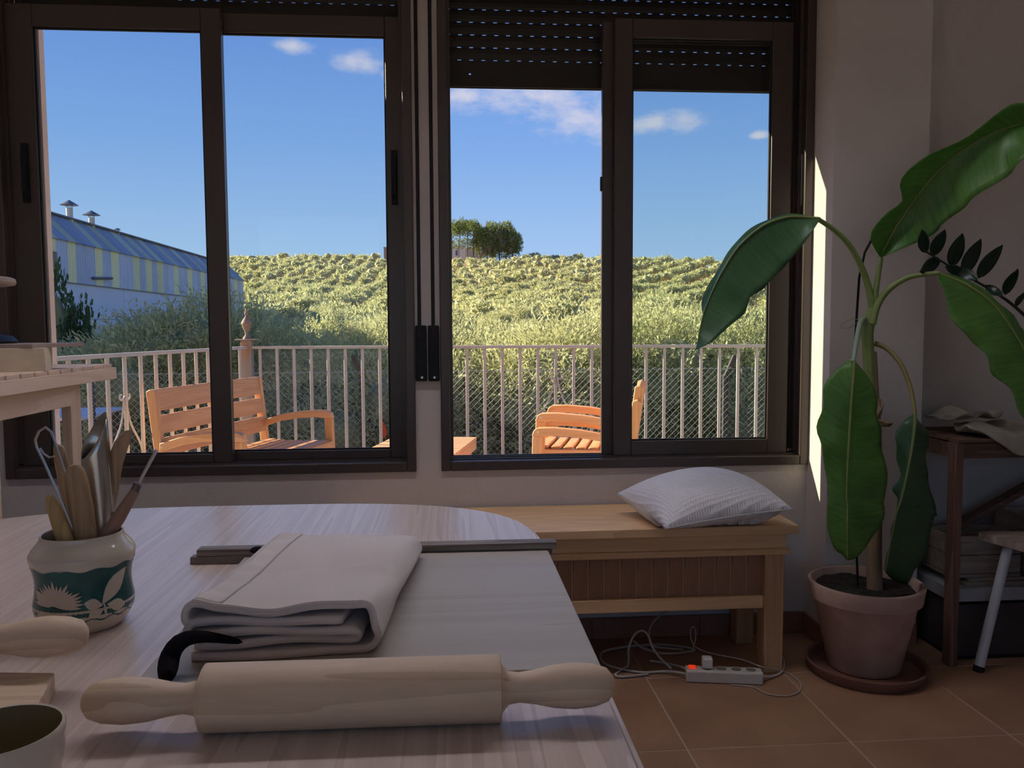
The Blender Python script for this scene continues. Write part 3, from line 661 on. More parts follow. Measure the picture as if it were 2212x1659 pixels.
# ------------------------------------------------------------------ oak bench under the right window, cushion
BT = .524; bx1 = 1.185; bx0 = -.42; by0 = 2.690; by1 = 3.085
bn = thing('window_bench', 'oak bench with grooved plank front standing under the right window', 'bench', (.4, 2.9, 0))
MB().box(bx0, bx1, by0, by1, BT-.030, BT).build('seat', oak, bn, bevel=.0025)
MB().box(bx0+.04, bx1-.032, by0+.026, by1-.01, BT-.083, BT-.030).build('apron', oak, bn, bevel=.0015)
MB().box(bx0+.03, bx1-.022, by0+.014, by1-.005, BT-.104, BT-.083).build('moulding', oak, bn, bevel=.003)
lz = BT-.104
for x in (bx0+.055, bx1-.105):
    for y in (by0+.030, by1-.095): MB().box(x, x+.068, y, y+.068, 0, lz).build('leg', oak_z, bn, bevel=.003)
xa, xb = bx0+.123, bx1-.105
MB().box(xa, xb, by0+.040, by0+.075, .228, .272).build('rail', oak, bn, bevel=.002)
npl = int((xb-xa)/.0565)+1; pw = (xb-xa)/npl
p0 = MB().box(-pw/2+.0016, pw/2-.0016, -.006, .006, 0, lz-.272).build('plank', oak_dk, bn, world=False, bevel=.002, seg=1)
for i in range(npl):
    L_ = (xa+pw*(i+.5)-.4, by0+.062-2.9, .272)
    if i == 0: p0.location = L_
    else: share(p0, bn, L_)
MB().box(xa, xb, by0+.0585, by0+.064, .272, lz).build('panel_back', mat('pale_groove_board', (.62,.45,.30), rough=.6), bn)  # lighter backing board showing in the plank grooves
for x in (xa-.068+.02, xb+.01): pass
MB().box(xb+.015, xb+.05, by0+.098, by1-.10, .228, .272).build('rail', oak, bn, bevel=.002)
# cable duct low on the wall behind the bench
dt = thing('cable_duct', 'thin pale cable duct fixed along the wall behind the bench', 'duct', (.4, WY-.012, .1))
MB().box(-.6, 1.16, WY-.016, WY-.0125, .098, .125).build('duct', white_pl, dt, bevel=.001)
MB().box(-.6, 1.16, WY-.0125, WY-.0005, .10, .123).build('back', white_pl, dt)

def pillow():
    Lc, Nc, Rc = at(1327,1066,Z=.60), at(1436,1140,Z=.560), at(1716,1099,Z=.585)
    Lc.z = .600; Nc.z = .556; Rc.z = .585
    Bc = Vector((1.10, 3.055, .615)); Lc.y = min(Lc.y, 3.0)
    r = thing('cushion', 'white waffle weave cushion lying on the right end of the oak bench', 'cushion', (.95, 2.88, BT))
    m = MB(); n = 40
    def P(i, j, sgn):
        u, v = -1+2*i/n, -1+2*j/n
        # inward-curved edges between pointed corners
        e = 1-.085*(1-v*v)*abs(u)**3; g = 1-.085*(1-u*u)*abs(v)**3
        uu, vv = u*e, v*g
        a = (1-uu)/2; b2 = (1-vv)/2
        base = Nc*(a*b2) + Rc*((1-a)*b2) + Lc*(a*(1-b2)) + Bc*((1-a)*(1-b2))
        hgt = ((1-abs(u)**2.6)*(1-abs(v)**2.6))**.62
        if sgn > 0:
            base.z += .100*hgt + .004*math.sin(5*u+3*v)*hgt
            return base
        zf = BT+.004
        dz = min(.09*hgt, 10)
        base.z = max(zf, base.z-dz) if base.y > by0+.01 else base.z-dz*.55
        return base
    m.grid([[P(i, j, 1) for j in range(n+1)] for i in range(n+1)])
    m.grid([[P(i, j, -1) for j in range(n+1)] for i in range(n+1)])
    w = bpy.data.materials.new('waffle_cotton'); w.use_nodes = True; t = w.node_tree; bs = t.nodes['Principled BSDF']
    bs.inputs['Base Color'].default_value = (.90,.87,.86,1); bs.inputs['Roughness'].default_value = .95; bs.inputs['Sheen Weight'].default_value = .3; bs.inputs['Specular IOR Level'].default_value = .1
    co = t.nodes.new('ShaderNodeTexCoord'); mp = t.nodes.new('ShaderNodeMapping'); mp.inputs['Rotation'].default_value = (0, 0, -.35); t.links.new(co.outputs['Object'], mp.inputs[0])
    sp = t.nodes.new('ShaderNodeSeparateXYZ'); t.links.new(mp.outputs[0], sp.inputs[0]); outs = []
    for ax, fq in (('X', 620), ('Y', 520)):
        mu = t.nodes.new('ShaderNodeMath'); mu.operation = 'MULTIPLY'; mu.inputs[1].default_value = fq; t.links.new(sp.outputs[ax], mu.inputs[0])
        sn = t.nodes.new('ShaderNodeMath'); sn.operation = 'SINE'; t.links.new(mu.outputs[0], sn.inputs[0]); outs.append(sn)
    mn = t.nodes.new('ShaderNodeMath'); mn.operation = 'MAXIMUM'; t.links.new(outs[0].outputs[0], mn.inputs[0]); t.links.new(outs[1].outputs[0], mn.inputs[1])
    bp = t.nodes.new('ShaderNodeBump'); bp.inputs['Strength'].default_value = .45; bp.inputs['Distance'].default_value = .004; t.links.new(mn.outputs[0], bp.inputs['Height']); t.links.new(bp.outputs[0], bs.inputs['Normal'])
    rp = t.nodes.new('ShaderNodeMapRange'); rp.inputs['From Min'].default_value = -1; rp.inputs['To Min'].default_value = .72; t.links.new(mn.outputs[0], rp.inputs[0])
    mx = t.nodes.new('ShaderNodeMix'); mx.data_type = 'RGBA'; mx.inputs['A'].default_value = (.72,.68,.67,1); mx.inputs['B'].default_value = (.90,.87,.86,1)
    t.links.new(rp.outputs[0], mx.inputs['Factor']); t.links.new(mx.outputs['Result'], bs.inputs['Base Color'])
    o = m.build('cover', w, r, smooth=True)
    bm = bmesh.new(); bm.from_mesh(o.data); bmesh.ops.remove_doubles(bm, verts=bm.verts, dist=.0004); bmesh.ops.recalc_face_normals(bm, faces=bm.faces); bm.to_mesh(o.data); bm.free()
    e = MB(); seamp = [P(i, 0, 1) for i in range(n+1)]
    e.tube(seamp, .0016, 5); e.build('seam', mat('cushion_piping', (.70,.66,.64), rough=.9), r, smooth=True)
pillow()

# power strip, plugs and cables on the floor
ps0, ps1 = Vector((.800, 2.698, 0)), Vector((1.050, 2.652, 0)); pd = (ps1-ps0).normalized(); pn = Vector((-pd.y, pd.x, 0))
ps = thing('power_strip', 'ivory multi socket power strip with red switch on the floor by the bench leg', 'power strip', (ps0+ps1)/2)
MB().bar(ps0+Vector((0,0,.021)), ps1+Vector((0,0,.021)), .050, .042).build('body', white_pl, ps, bevel=.006)
for i, t in enumerate((.28, .47, .66, .85)):
    p = ps0+(ps1-ps0)*t + Vector((0,0,.0425))
    rr = MB(); rr.lathe([(.019,-.001),(.0195,.0008),(.0175,.0012),(.0165,-.0005)], 20, p); sk = rr.build('socket', white_pl, ps, smooth=True)
    h = MB(); 
    for s_ in (-1, 1): h.tube([p+pd*(.0085*s_)+Vector((0,0,-.001)), p+pd*(.0085*s_)+Vector((0,0,.0009))], .0032, 8)
    h.lathe([(.0005,.0002),(.0165,.0002)], 20, p)
    h.build('socket_well', mat('socket_shadow', (.20,.18,.16), rough=.6), sk)
sw = MB(); p = ps0+(ps1-ps0)*.085; sw.bar(p-pd*.012+Vector((0,0,.045)), p+pd*.012+Vector((0,0,.045)), .016, .010)
red = bpy.data.materials.new('lit_red_switch'); red.use_nodes = True; bs = red.node_tree.nodes['Principled BSDF']; bs.inputs['Base Color'].default_value = (.5,.02,.01,1); bs.inputs['Emission Color'].default_value = (1,.05,.01,1); bs.inputs['Emission Strength'].default_value = .55
sw.build('switch', red, ps, bevel=.002)
ch = thing('usb_charger', 'small white cube charger plugged into the power strip', 'charger', ps0+(ps1-ps0)*.28+Vector((0,0,.044)))
p = ps0+(ps1-ps0)*.28
MB().bar(p-pd*.017+Vector((0,0,.064)), p+pd*.017+Vector((0,0,.064)), .034, .036).build('body', mat('white_charger', (.75,.73,.70), rough=.3), ch, bevel=.005)
q = p+pd*.0172+Vector((0,0,.064)); MB().bar(q, q+pd*.0006, .010, .006).build('usb_port', black_pl, ch)
def cable(name, label, pts, r_, m=white_cable, floor=True):
    v = [Vector(p) for p in pts]; out = []
    for i in range(len(v)-1):
        p0_, p1_, p2_, p3_ = v[max(i-1,0)], v[i], v[i+1], v[min(i+2,len(v)-1)]
        for k in range(8):
            t = k/8; out.append(.5*((2*p1_)+(p2_-p0_)*t+(2*p0_-5*p1_+4*p2_-p3_)*t*t+(3*p1_-p0_-3*p2_+p3_)*t**3))
    out.append(v[-1])
    for q in out: q.z = max(q.z, r_+.0005)
    return tag(MB().tube(out, r_, 8).build(name, m, smooth=True), label, 'cable')
fz = lambda x, y, z=.006: at(x, y, Z=z)
cable('power_cable', 'thick pale cable looping left of the power strip from its end', [ps0+Vector((.002,0,.02)), fz(1440,1450,.010), fz(1380,1452), fz(1310,1435), fz(1300,1410), fz(1345,1398), fz(1420,1392,.012), fz(1480,1398,.01), fz(1500,1405), fz(1440,1412), fz(1390,1400,.015), fz(1370,1385,.03)], .0042)
cable('power_cable', 'arched pale cable standing up in a loop beneath the bench', [fz(1450,1444,.012), fz(1425,1420,.045), at(1408,1395,Y=2.78), at(1400,1372,Y=2.80), at(1386,1362,Y=2.80), at(1370,1372,Y=2.80), at(1358,1400,Y=2.79), fz(1356,1438), fz(1330,1456), fz(1345,1462), fz(1400,1456)], .0040)
cable('wall_cable', 'pale cable hanging from behind the bench rail towards the floor', [at(1445,1318,Y=3.0), at(1425,1330,Y=2.98), at(1406,1352,Y=2.95), at(1402,1380,Y=2.92), at(1412,1395,Y=2.88), fz(1440,1400,.02), fz(1475,1403)], .0036)
cable('charger_lead', 'thin white charging lead curling round in front of the bench leg', [fz(1577,1479,.004), fz(1625,1484,.004), fz(1655,1498,.004), fz(1700,1503,.004), fz(1728,1492,.004), fz(1725,1470,.004), fz(1690,1450,.004), fz(1645,1440,.046), at(1600,1424,Z=.05), at(1550,1414,Z=.05), at(1510,1402,Z=.06), at(1494,1385,Y=2.85), at(1492,1360,Y=2.85), at(1500,1355,Y=2.85), at(1503,1375,Y=2.85), fz(1495,1410,.03)], .0020)
cable('power_cable', 'pale cable bending round the outside of the bench leg', [ps1+Vector((-.002,0,.02)), fz(1665,1462,.008), fz(1688,1452), fz(1694,1432), fz(1686,1415), fz(1678,1400), fz(1665,1385), fz(1640,1378)], .0042)
cable('power_cable', 'loose cable end with pale plug on the floor left of the strip', [fz(1404,1427,.008), fz(1440,1433,.010), fz(1470,1440,.014), ps0+pd*.004+pn*.012+Vector((0,0,.03))], .0045)

# ------------------------------------------------------------------ banana plant in its terracotta pot
PX, PY = 1.435, 2.715
def banana_mat(name, c1, c2, transl):
    m = bpy.data.materials.new(name); m.use_nodes = True; t = m.node_tree; b = t.nodes['Principled BSDF']; o = t.nodes['Material Output']
    b.inputs['Roughness'].default_value = .38; b.inputs['Specular IOR Level'].default_value = .45
    co = t.nodes.new('ShaderNodeUVMap'); sp = t.nodes.new('ShaderNodeSeparateXYZ'); t.links.new(co.outputs[0], sp.inputs[0])
    mp = t.nodes.new('ShaderNodeMapping'); mp.inputs['Scale'].default_value = (60, 1.2, 1); t.links.new(co.outputs[0], mp.inputs[0])
    n = t.nodes.new('ShaderNodeTexNoise'); n.inputs['Scale'].default_value = 1.0; n.inputs['Detail'].default_value = 3; t.links.new(mp.outputs[0], n.inputs[0])
    n2 = t.nodes.new('ShaderNodeTexNoise'); n2.inputs['Scale'].default_value = 5; c3 = t.nodes.new('ShaderNodeTexCoord'); t.links.new(c3.outputs['Object'], n2.inputs[0])
    mx = t.nodes.new('ShaderNodeMix'); mx.data_type = 'RGBA'; mx.inputs['A'].default_value = (*c1,1); mx.inputs['B'].default_value = (*c2,1)
    ad = t.nodes.new('ShaderNodeMath'); ad.operation = 'ADD'; t.links.new(n.outputs['Fac'], ad.inputs[0]); t.links.new(n2.outputs['Fac'], ad.inputs[1])
    mr_ = t.nodes.new('ShaderNodeMapRange'); mr_.inputs['From Min'].default_value = .75; mr_.inputs['From Max'].default_value = 1.25; t.links.new(ad.outputs[0], mr_.inputs[0]); t.links.new(mr_.outputs[0], mx.inputs['Factor'])
    t.links.new(mx.outputs['Result'], b.inputs['Base Color'])
    bp = t.nodes.new('ShaderNodeBump'); bp.inputs['Strength'].default_value = .35; bp.inputs['Distance'].default_value = .002; t.links.new(n.outputs['Fac'], bp.inputs['Height']); t.links.new(bp.outputs[0], b.inputs['Normal'])
    tr = t.nodes.new('ShaderNodeBsdfTranslucent'); hs = t.nodes.new('ShaderNodeHueSaturation'); hs.inputs['Value'].default_value = 1.6; t.links.new(mx.outputs['Result'], hs.inputs['Color']); t.links.new(hs.outputs[0], tr.inputs[0])
    ms = t.nodes.new('ShaderNodeMixShader'); ms.inputs[0].default_value = transl; t.links.new(b.outputs[0], ms.inputs[1]); t.links.new(tr.outputs[0], ms.inputs[2]); t.links.new(ms.outputs[0], o.inputs[0])
    return m
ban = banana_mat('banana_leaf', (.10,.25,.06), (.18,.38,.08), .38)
ban_dk = banana_mat('banana_leaf_dark', (.045,.125,.055), (.08,.18,.07), .25)  # darker leaf tone for two of the leaves
midrib_m = mat('banana_midrib', (.20,.26,.075), (.26,.31,.10), rough=.45, scale=20)
petiole_m = mat('banana_petiole', (.17,.25,.06), (.24,.31,.10), rough=.4, scale=15)
pet_brown = mat('old_petiole', (.22,.19,.06), (.28,.24,.09), rough=.5, scale=15)
stem_brown = mat('dry_sheath', (.24,.155,.085), (.33,.23,.14), rough=.7, scale=10, stretch=(4,4,.5))
plant = thing('potted_banana_plant', 'tall banana plant with large drooping leaves in a terracotta pot beside the window', 'plant', (PX, PY, .018))
H = .300
MB().lathe([(.0005,.0),(.112,.0),(.118,.004),(.168,H-.062),(.170,H-.060),(.182,H-.056),(.190,H-.004),(.187,H),(.176,H),(.172,H-.010),(.166,H-.05),(.1645,H-.06),(.0005,H-.06)], 56, (PX,PY,.018)).build('pot', clay_pot, plant, smooth=True)
m = MB(); rows = []
for i in range(9):
    rr = .1695*i/8; rows.append([(PX+rr*math.cos(2*PI*k/40), PY+rr*math.sin(2*PI*k/40), .018+H-.032+.012*noise.noise((8*rr*math.cos(2*PI*k/40), 8*rr*math.sin(2*PI*k/40), 2))+.006*random.random()) for k in range(41)])
m.grid(rows).build('soil', soil_m, plant)
sc = thing('pot_saucer', 'round terracotta saucer under the banana plant pot', 'saucer', (PX+.005, PY-.005, 0))
MB().lathe([(.0005,.0),(.180,.0),(.186,.004),(.199,.036),(.200,.040),(.192,.0405),(.187,.036),(.177,.0165),(.0005,.0165)], 56, (PX+.005,PY-.005,.0)).build('dish', mat('saucer_clay', (.24,.12,.08), (.19,.095,.065), rough=.6, scale=6), sc, smooth=True)

def resample(pl, n):
    pl = [Vector(p) for p in pl]; d = [0]
    for a, b in zip(pl, pl[1:]): d.append(d[-1]+(b-a).length)
    out = []
    for i in range(n):
        s_ = d[-1]*i/(n-1); k = 0
        while k < len(d)-2 and d[k+1] < s_: k += 1
        t = (s_-d[k])/max(1e-9, d[k+1]-d[k]); t = max(0, min(1, t))
        p0_, p1_, p2_, p3_ = pl[max(k-1,0)], pl[k], pl[k+1], pl[min(k+2,len(pl)-1)]
        q = .5*((2*p1_)+(p2_-p0_)*t+(2*p0_-5*p1_+4*p2_-p3_)*t*t+(3*p1_-p0_-3*p2_+p3_)*t**3)
        out.append(q)
    return out
def c3(p): return (1480+p[0]/2.963, p[1]/2.963)
def c6(p): return (1480+p[0]/2.963, 560+p[1]/2.963)
def c9(p): return (1480+p[0]/2.865, 1080+p[1]/2.865)
def leaf(left, mid, right, Yl, Ym, Yr, m, rib=.0055, arch=.02, n=34, rip=.006, seed=0, label=None):
    """blade spanned between two edges and the midrib; Y* = depth at base and tip"""
    def lift(pl, Yab): 
        k = len(pl)-1; return [at(x, y, Y=Yab[0]+(Yab[1]-Yab[0])*(i/k)) for i, (x, y) in enumerate(pl)]
    A, C, B = (resample(lift(p, y), n) for p, y in ((left, Yl), (mid, Ym), (right, Yr)))
    rows = []; nn = 7
    for i in range(n):
        t = i/(n-1); row = []
        e = (B[i]-A[i]); nrm = e.cross(C[min(i+1,n-1)]-C[max(i-1,0)])
        nrm = nrm.normalized() if nrm.length > 1e-9 else Vector((0,-1,0))
        if nrm.y > 0: nrm = -nrm
        env = math.sin(PI*min(1, t*1.02))
        for k in range(-nn, nn+1):
            u = abs(k)/nn; E = A[i] if k < 0 else B[i]
            q = C[i].lerp(E, u)
            q = q + nrm*(arch*math.sin(PI*u*.75)*env + rip*u*u*env*math.sin(t*31+seed+(1.7 if k < 0 else 0)+1.1*math.sin(t*9+seed)))
            row.append(q)
        rows.append(row)
    mb = MB().grid(rows); o = mb.build('leaf', m, plant, smooth=True, solid=.0012)
    uv = o.data.uv_layers.new(name='UVMap'); W_ = 2*nn+1
    vi = np.empty(len(o.data.loops), np.int32); o.data.loops.foreach_get('vertex_index', vi)
    k = vi % W_; i = vi // W_
    arr = np.stack([i/(n-1) + .05*np.abs(k-nn)/nn, np.abs(k-nn)/nn + (k > nn)*3.0], 1).astype(np.float32)
    uv.data.foreach_set('uv', arr.ravel())
    MB().tube([c + Vector((0,-.003,0)) for c in C], [max(.0012, rib*(1-.8*i/(n-1))) for i in range(n)], 7).build('midrib', midrib_m, o, smooth=True)
    if label: o['label'] = label
    return o
L1l = [c3(p) for p in [(1245,1640),(1197,1560),(1195,1480),(1290,1370),(1400,1290),(1383,1190),(1420,1105),(1560,1000),(1780,890),(1880,820),(2040,690),(2110,655),(2200,650),(2330,700),(2420,820)]]
L1m = [c3(p) for p in [(1250,1645),(1320,1500),(1430,1330),(1560,1160),(1700,1020),(1860,910),(2050,820),(2250,790),(2430,830)]]
L1r = [c3(p) for p in [(1256,1648),(1300,1632),(1400,1590),(1600,1500),(1660,1440),(1800,1330),(1830,1290),(1900,1230),(2000,1170),(2090,1110),(2125,1050),(2200,990),(2350,900),(2435,835)]]
leaf(L1l, L1m, L1r, (2.70,2.42), (2.72,2.48), (2.70,2.38), ban, arch=-.02, seed=1)
L2l = [(1770,469),(1720,461),(1690,463),(1640,480),(1590,520),(1550,580),(1522,630),(1514,662),(1517,690),(1504,752)]
L2m = [(1770,472),(1720,468),(1690,471),(1645,489),(1594,533),(1556,592),(1531,645),(1518,682),(1510,718),(1504,754)]
L2r = [(1769,477),(1742,518),(1715,552),(1690,580),(1650,620),(1622,640),(1613,662),(1606,676),(1580,700),(1535,738),(1506,755)]
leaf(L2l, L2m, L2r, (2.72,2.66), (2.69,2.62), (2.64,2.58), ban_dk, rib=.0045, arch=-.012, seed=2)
L3l = [c6(p) for p in [(1622,95),(1618,130),(1640,170),(1665,270),(1690,360),(1750,460),(1870,570),(1920,650),(1960,740),(2060,830),(2110,950),(2169,1025),(2260,1100),(2330,1190)]]
L3m = [c6(p) for p in [(1626,90),(1700,120),(1800,165),(1900,230),(1990,310),(2070,420),(2150,550),(2230,720),(2290,900),(2340,1200)]]
L3r = [c6(p) for p in [(1632,84),(1760,115),(1880,185),(1985,265),(2085,370),(2180,480),(2290,620),(2360,800),(2390,1000),(2345,1205)]]
leaf(L3l, L3m, L3r, (2.58,2.45), (2.60,2.50), (2.63,2.55), ban, arch=.012, seed=3)
L4l = [c6(p) for p in [(1072,648),(1020,660),(920,755),(885,820),(870,950),(835,1090),(860,1200),(905,1420),(900,1600)]] + [c9(p) for p in [(872,60),(885,200),(920,300),(975,340),(1002,372)]]
L4m = [c6(p) for p in [(1080,645),(1070,800),(1055,1000),(1040,1250),(1030,1500)]] + [c9(p) for p in [(1002,40),(1000,200),(1004,374)]]
L4r = [c6(p) for p in [(1090,655),(1120,690),(1160,740),(1200,820),(1230,930),(1218,1000),(1245,1100),(1250,1200),(1275,1360),(1278,1480),(1262,1600)]] + [c9(p) for p in [(1228,30),(1212,130),(1130,270),(1060,355),(1008,374)]]
leaf(L4l, L4m, L4r, (2.56,2.53), (2.53,2.50), (2.56,2.54), ban, arch=.014, rip=.008, seed=4)
L5l = [c6(p) for p in [(1462,992),(1400,1030),(1345,1110),(1335,1160),(1350,1260),(1360,1380),(1310,1465),(1362,1525),(1340,1610)]] + [c9(p) for p in [(1292,60),(1262,250),(1240,370),(1232,430)]]
L5m = [c6(p) for p in [(1470,990),(1462,1100),(1440,1250),(1400,1450),(1360,1600)]] + [c9(p) for p in [(1318,30),(1290,150),(1255,330),(1236,440)]]
L5r = [c6(p) for p in [(1478,1000),(1500,1050),(1545,1090),(1556,1150),(1530,1290),(1545,1400),(1585,1540),(1590,1640)]] + [c9(p) for p in [(1533,60),(1515,200),(1470,340),(1410,450),(1370,515),(1290,500),(1240,445)]]
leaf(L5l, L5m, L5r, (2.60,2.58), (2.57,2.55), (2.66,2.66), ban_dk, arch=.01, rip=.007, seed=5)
# stem, sheaths, petioles
m = MB(); m.tube([(PX+.035, PY, .26)] + [at(x, y, Y=PY) for x, y in [(1888,1200),(1892,1050),(1890,930),(1884,830),(1882,760)]], [.027,.025,.022,.021,.020,.018], 14); m.build('pseudostem', stem_brown, plant, smooth=True)
m = MB(); m.tube([at(x, y, Y=PY-.004) for x, y in [(1880,830),(1876,770),(1873,720),(1878,690),(1885,668)]], [.0185,.0195,.020,.0205,.018], 14); m.build('leaf_sheath', petiole_m, plant, smooth=True)
def petiole(pts, Ys, r0, r1, mm=petiole_m):
    P = resample([at(x, y, Y=Y) for (x, y), Y in zip(pts, Ys)], 18)
    MB().tube(P, [r0+(r1-r0)*i/17 for i in range(18)], 9).build('petiole', mm, plant, smooth=True)
petiole([(1884,690),(1882,650),(1866,590),(1838,535),(1806,500),(1768,474)], [PY-.01,PY,PY,PY-.01,2.70,2.69], .013, .0075)
petiole([(1886,690),(1890,640),(1896,600),(1903,556)], [PY-.01,PY,PY,2.72], .012, .0075)
petiole([(1884,700),(1895,660),(1920,625),(1960,600),(2000,592),(2028,590)], [PY-.02,PY-.02,2.68,2.65,2.62,2.60], .013, .007)
petiole([(1868,700),(1867,688),(1858,700),(1850,740),(1843,782)], [PY-.015,PY-.02,2.66,2.58,2.53], .010, .0065, mat('grey_green_petiole', (.22,.30,.19), (.27,.35,.24), rough=.45))
petiole([(1890,742),(1915,752),(1945,785),(1966,835),(1975,880),(1976,896)], [PY,2.69,2.65,2.61,2.58,2.57], .009, .006, pet_brown)
m = MB(); m.tube([at(x, y, Y=2.76) for x, y in [(1886,512),(1868,545),(1856,600),(1850,690),(1845,800),(1846,1000),(1850,1180)]] + [Vector((PX-.01, PY+.03, .27))], .0042, 7); m.build('support_stick', black_pl, plant, smooth=True)
m = MB(); m.tube([at(x, y, Y=2.72) for x, y in [(1858,692),(1845,688),(1828,694),(1816,703),(1820,709),(1836,708),(1850,698),(1858,690)]], .0012, 5); m.tube([at(x, y, Y=2.695) for x, y in [(1848,690),(1868,693),(1892,700)]], .0016, 5); m.build('twine', mat('jute_twine', (.36,.28,.19), rough=1), plant)
for pts, Y in (([(1893,860),(1903,862),(1910,872),(1904,895),(1897,910),(1890,905)], 2.69), ([(1893,905),(1912,908),(1930,914),(1922,922),(1903,922)], 2.675)):
    P = [at(x, y, Y=Y+.006*math.sin(i*2)) for i, (x, y) in enumerate(pts)]
    c = sum(P, Vector())/len(P)+Vector((0,-.012,0)); mb = MB(); mb.add(P+[c], [(i,(i+1)%len(P),len(P)) for i in range(len(P))]); mb.build('dry_scale', stem_brown, plant, solid=.0012)

# ------------------------------------------------------------------ old wooden rack at the right with clay sheets, crates, stool
rk = thing('wooden_rack', 'old dark wooden rack with diagonal brace against the right wall', 'rack', (2.1, 2.9, 0))
rz = .790
for x in (1.7475, 2.50): MB().box(x, x+.030, 2.715, 2.760, 0, rz).build('leg', darkwood, rk, bevel=.003)
for x in (1.790, 2.50): MB().box(x, x+.030, 3.015, 3.055, 0, rz).build('leg', darkwood, rk, bevel=.003)
MB().box(1.7775, 2.50, 2.722, 2.748, rz-.055, rz-.003).build('rail', darkwood_x, rk, bevel=.002)
MB().box(1.753, 1.775, 2.76, 3.015, rz-.055, rz-.003).build('rail', darkwood_x, rk, bevel=.002)
for i in range(5):
    y = 2.712+i*.071; MB().box(1.755, 2.56, y, y+.068, rz+.0005, rz+.0145).build('board', darkwood_x, rk, bevel=.0015)
MB().bar(at(2040,1152,Y=2.99), at(2300,1005,Y=2.99), .022, .052, up=(0,1,0)).build('brace', darkwood_x, rk, bevel=.002)
MB().box(1.778, 2.498, 2.762, 3.04, .215, .262).build('shelf_board', mat('grey_shelf', (.33,.34,.35), (.38,.385,.39), rough=.6, scale=5), rk, bevel=.002)
cr_ = thing('dark_crate', 'dark box standing on the floor under the rack shelf', 'crate', (2.1, 2.9, 0))
m = MB(); m.box(1.80, 2.46, 2.775, 3.00, 0, .012)
m.build('bottom', black_pl, cr_)
for nm_, bb in (('side', (1.80,1.815,2.775,3.00,.012,.20)), ('side', (2.445,2.46,2.775,3.00,.012,.20)), ('front', (1.815,2.445,2.775,2.79,.012,.20)), ('back', (1.815,2.445,2.985,3.00,.012,.20))):
    MB().box(*bb).build(nm_, mat('dark_crate_board', (.05,.042,.040), (.075,.06,.055), rough=.8, scale=6), cr_, bevel=.002)
plank_m = wood('grey_scrap_wood', (.34,.28,.23), (.24,.19,.155), axis='x', scale=9, rough=.7, bump=.1)
z = .262
sb = [('wood_board', 'thick pale scrap board at the bottom of the pile on the rack shelf', (1.84,2.46,2.78,3.0,.016)), ('wood_board', 'thin pale scrap board second from the bottom on the rack shelf', (1.86,2.47,2.79,3.0,.012))]
for nm_, lb, (x0, x1, y0, y1, h) in sb:
    tag(MB().box(x0, x1, y0, y1, z, z+h).build(nm_, plank_m, bevel=.002), lb, 'board'); z += h
def crate(label, x0, x1, y0, y1, z0, h):
    r = thing('wooden_crate', label, 'crate', ((x0+x1)/2, (y0+y1)/2, z0)); t = .012
    MB().box(x0, x1, y0, y1, z0, z0+t).build('bottom', plank_m, r)
    for a in (y0, y1-t):
        for k in range(2): MB().box(x0, x1, a, a+t, z0+t+k*(h-t)/2+.002, z0+t+(k+1)*(h-t)/2-.001).build('slat', plank_m, r, bevel=.001, seg=1)
    for a in (x0, x1-t):
        for k in range(2): MB().box(a, a+t, y0+t, y1-t, z0+t+k*(h-t)/2+.002, z0+t+(k+1)*(h-t)/2-.001).build('slat', plank_m, r, bevel=.001, seg=1)
    return r
crate('grey brown wooden crate on the rack shelf behind the left leg', 1.80, 2.06, 2.80, 2.985, z, .15)
crate('taller grey wooden crate on the rack shelf behind the stool', 2.08, 2.44, 2.80, 2.985, z, .215)
# crumpled clay slabs on the rack top
def clay_sheet(label, pts, seed, z0):
    cx = sum(p[0] for p in pts)/len(pts); cy = sum(p[1] for p in pts)/len(pts)
    ring = resample([(x, y, 0) for x, y in pts+[pts[0]]], 49)[:-1]; rows = []
    for i in range(13):
        u = i/12; row = []
        for p in ring+[ring[0]]:
            x = cx+(p.x-cx)*u; y = cy+(p.y-cy)*u
            zz = z0 + .06*abs(noise.noise((x*8+seed, y*8, seed)))*(.5+.6*u) + .035*max(0, noise.noise((x*5, y*6+seed, 3+seed))) + .003
            edge = 2.705
            if y < edge: zz = max(z0-.06, zz - (edge-y)*2.2); y = edge-.006-(edge-y)*.35
            row.append((x, y, zz))
        rows.append(row)
    o = MB().grid(rows).build('clay_sheet', mat('dry_clay_%d' % seed, (.36,.33,.27), (.44,.41,.34), rough=.95, scale=14, bump=.2), smooth=True, solid=.007, subsurf=1)
    return tag(o, label, 'clay sheet')
clay_sheet('grey wavy edged clay sheet drooping over the front of the rack top', [(1.80,2.72),(1.90,2.69),(1.98,2.66),(2.05,2.69),(2.13,2.665),(2.2,2.72),(2.24,2.86),(2.12,2.98),(1.95,2.96),(1.84,2.88)], 2, rz+.018)
clay_sheet('smaller curled clay sheet lying on top at the back of the rack', [(1.78,2.86),(1.86,2.83),(1.96,2.86),(2.04,2.90),(2.02,3.0),(1.9,3.03),(1.8,3.0)], 5, rz+.060)

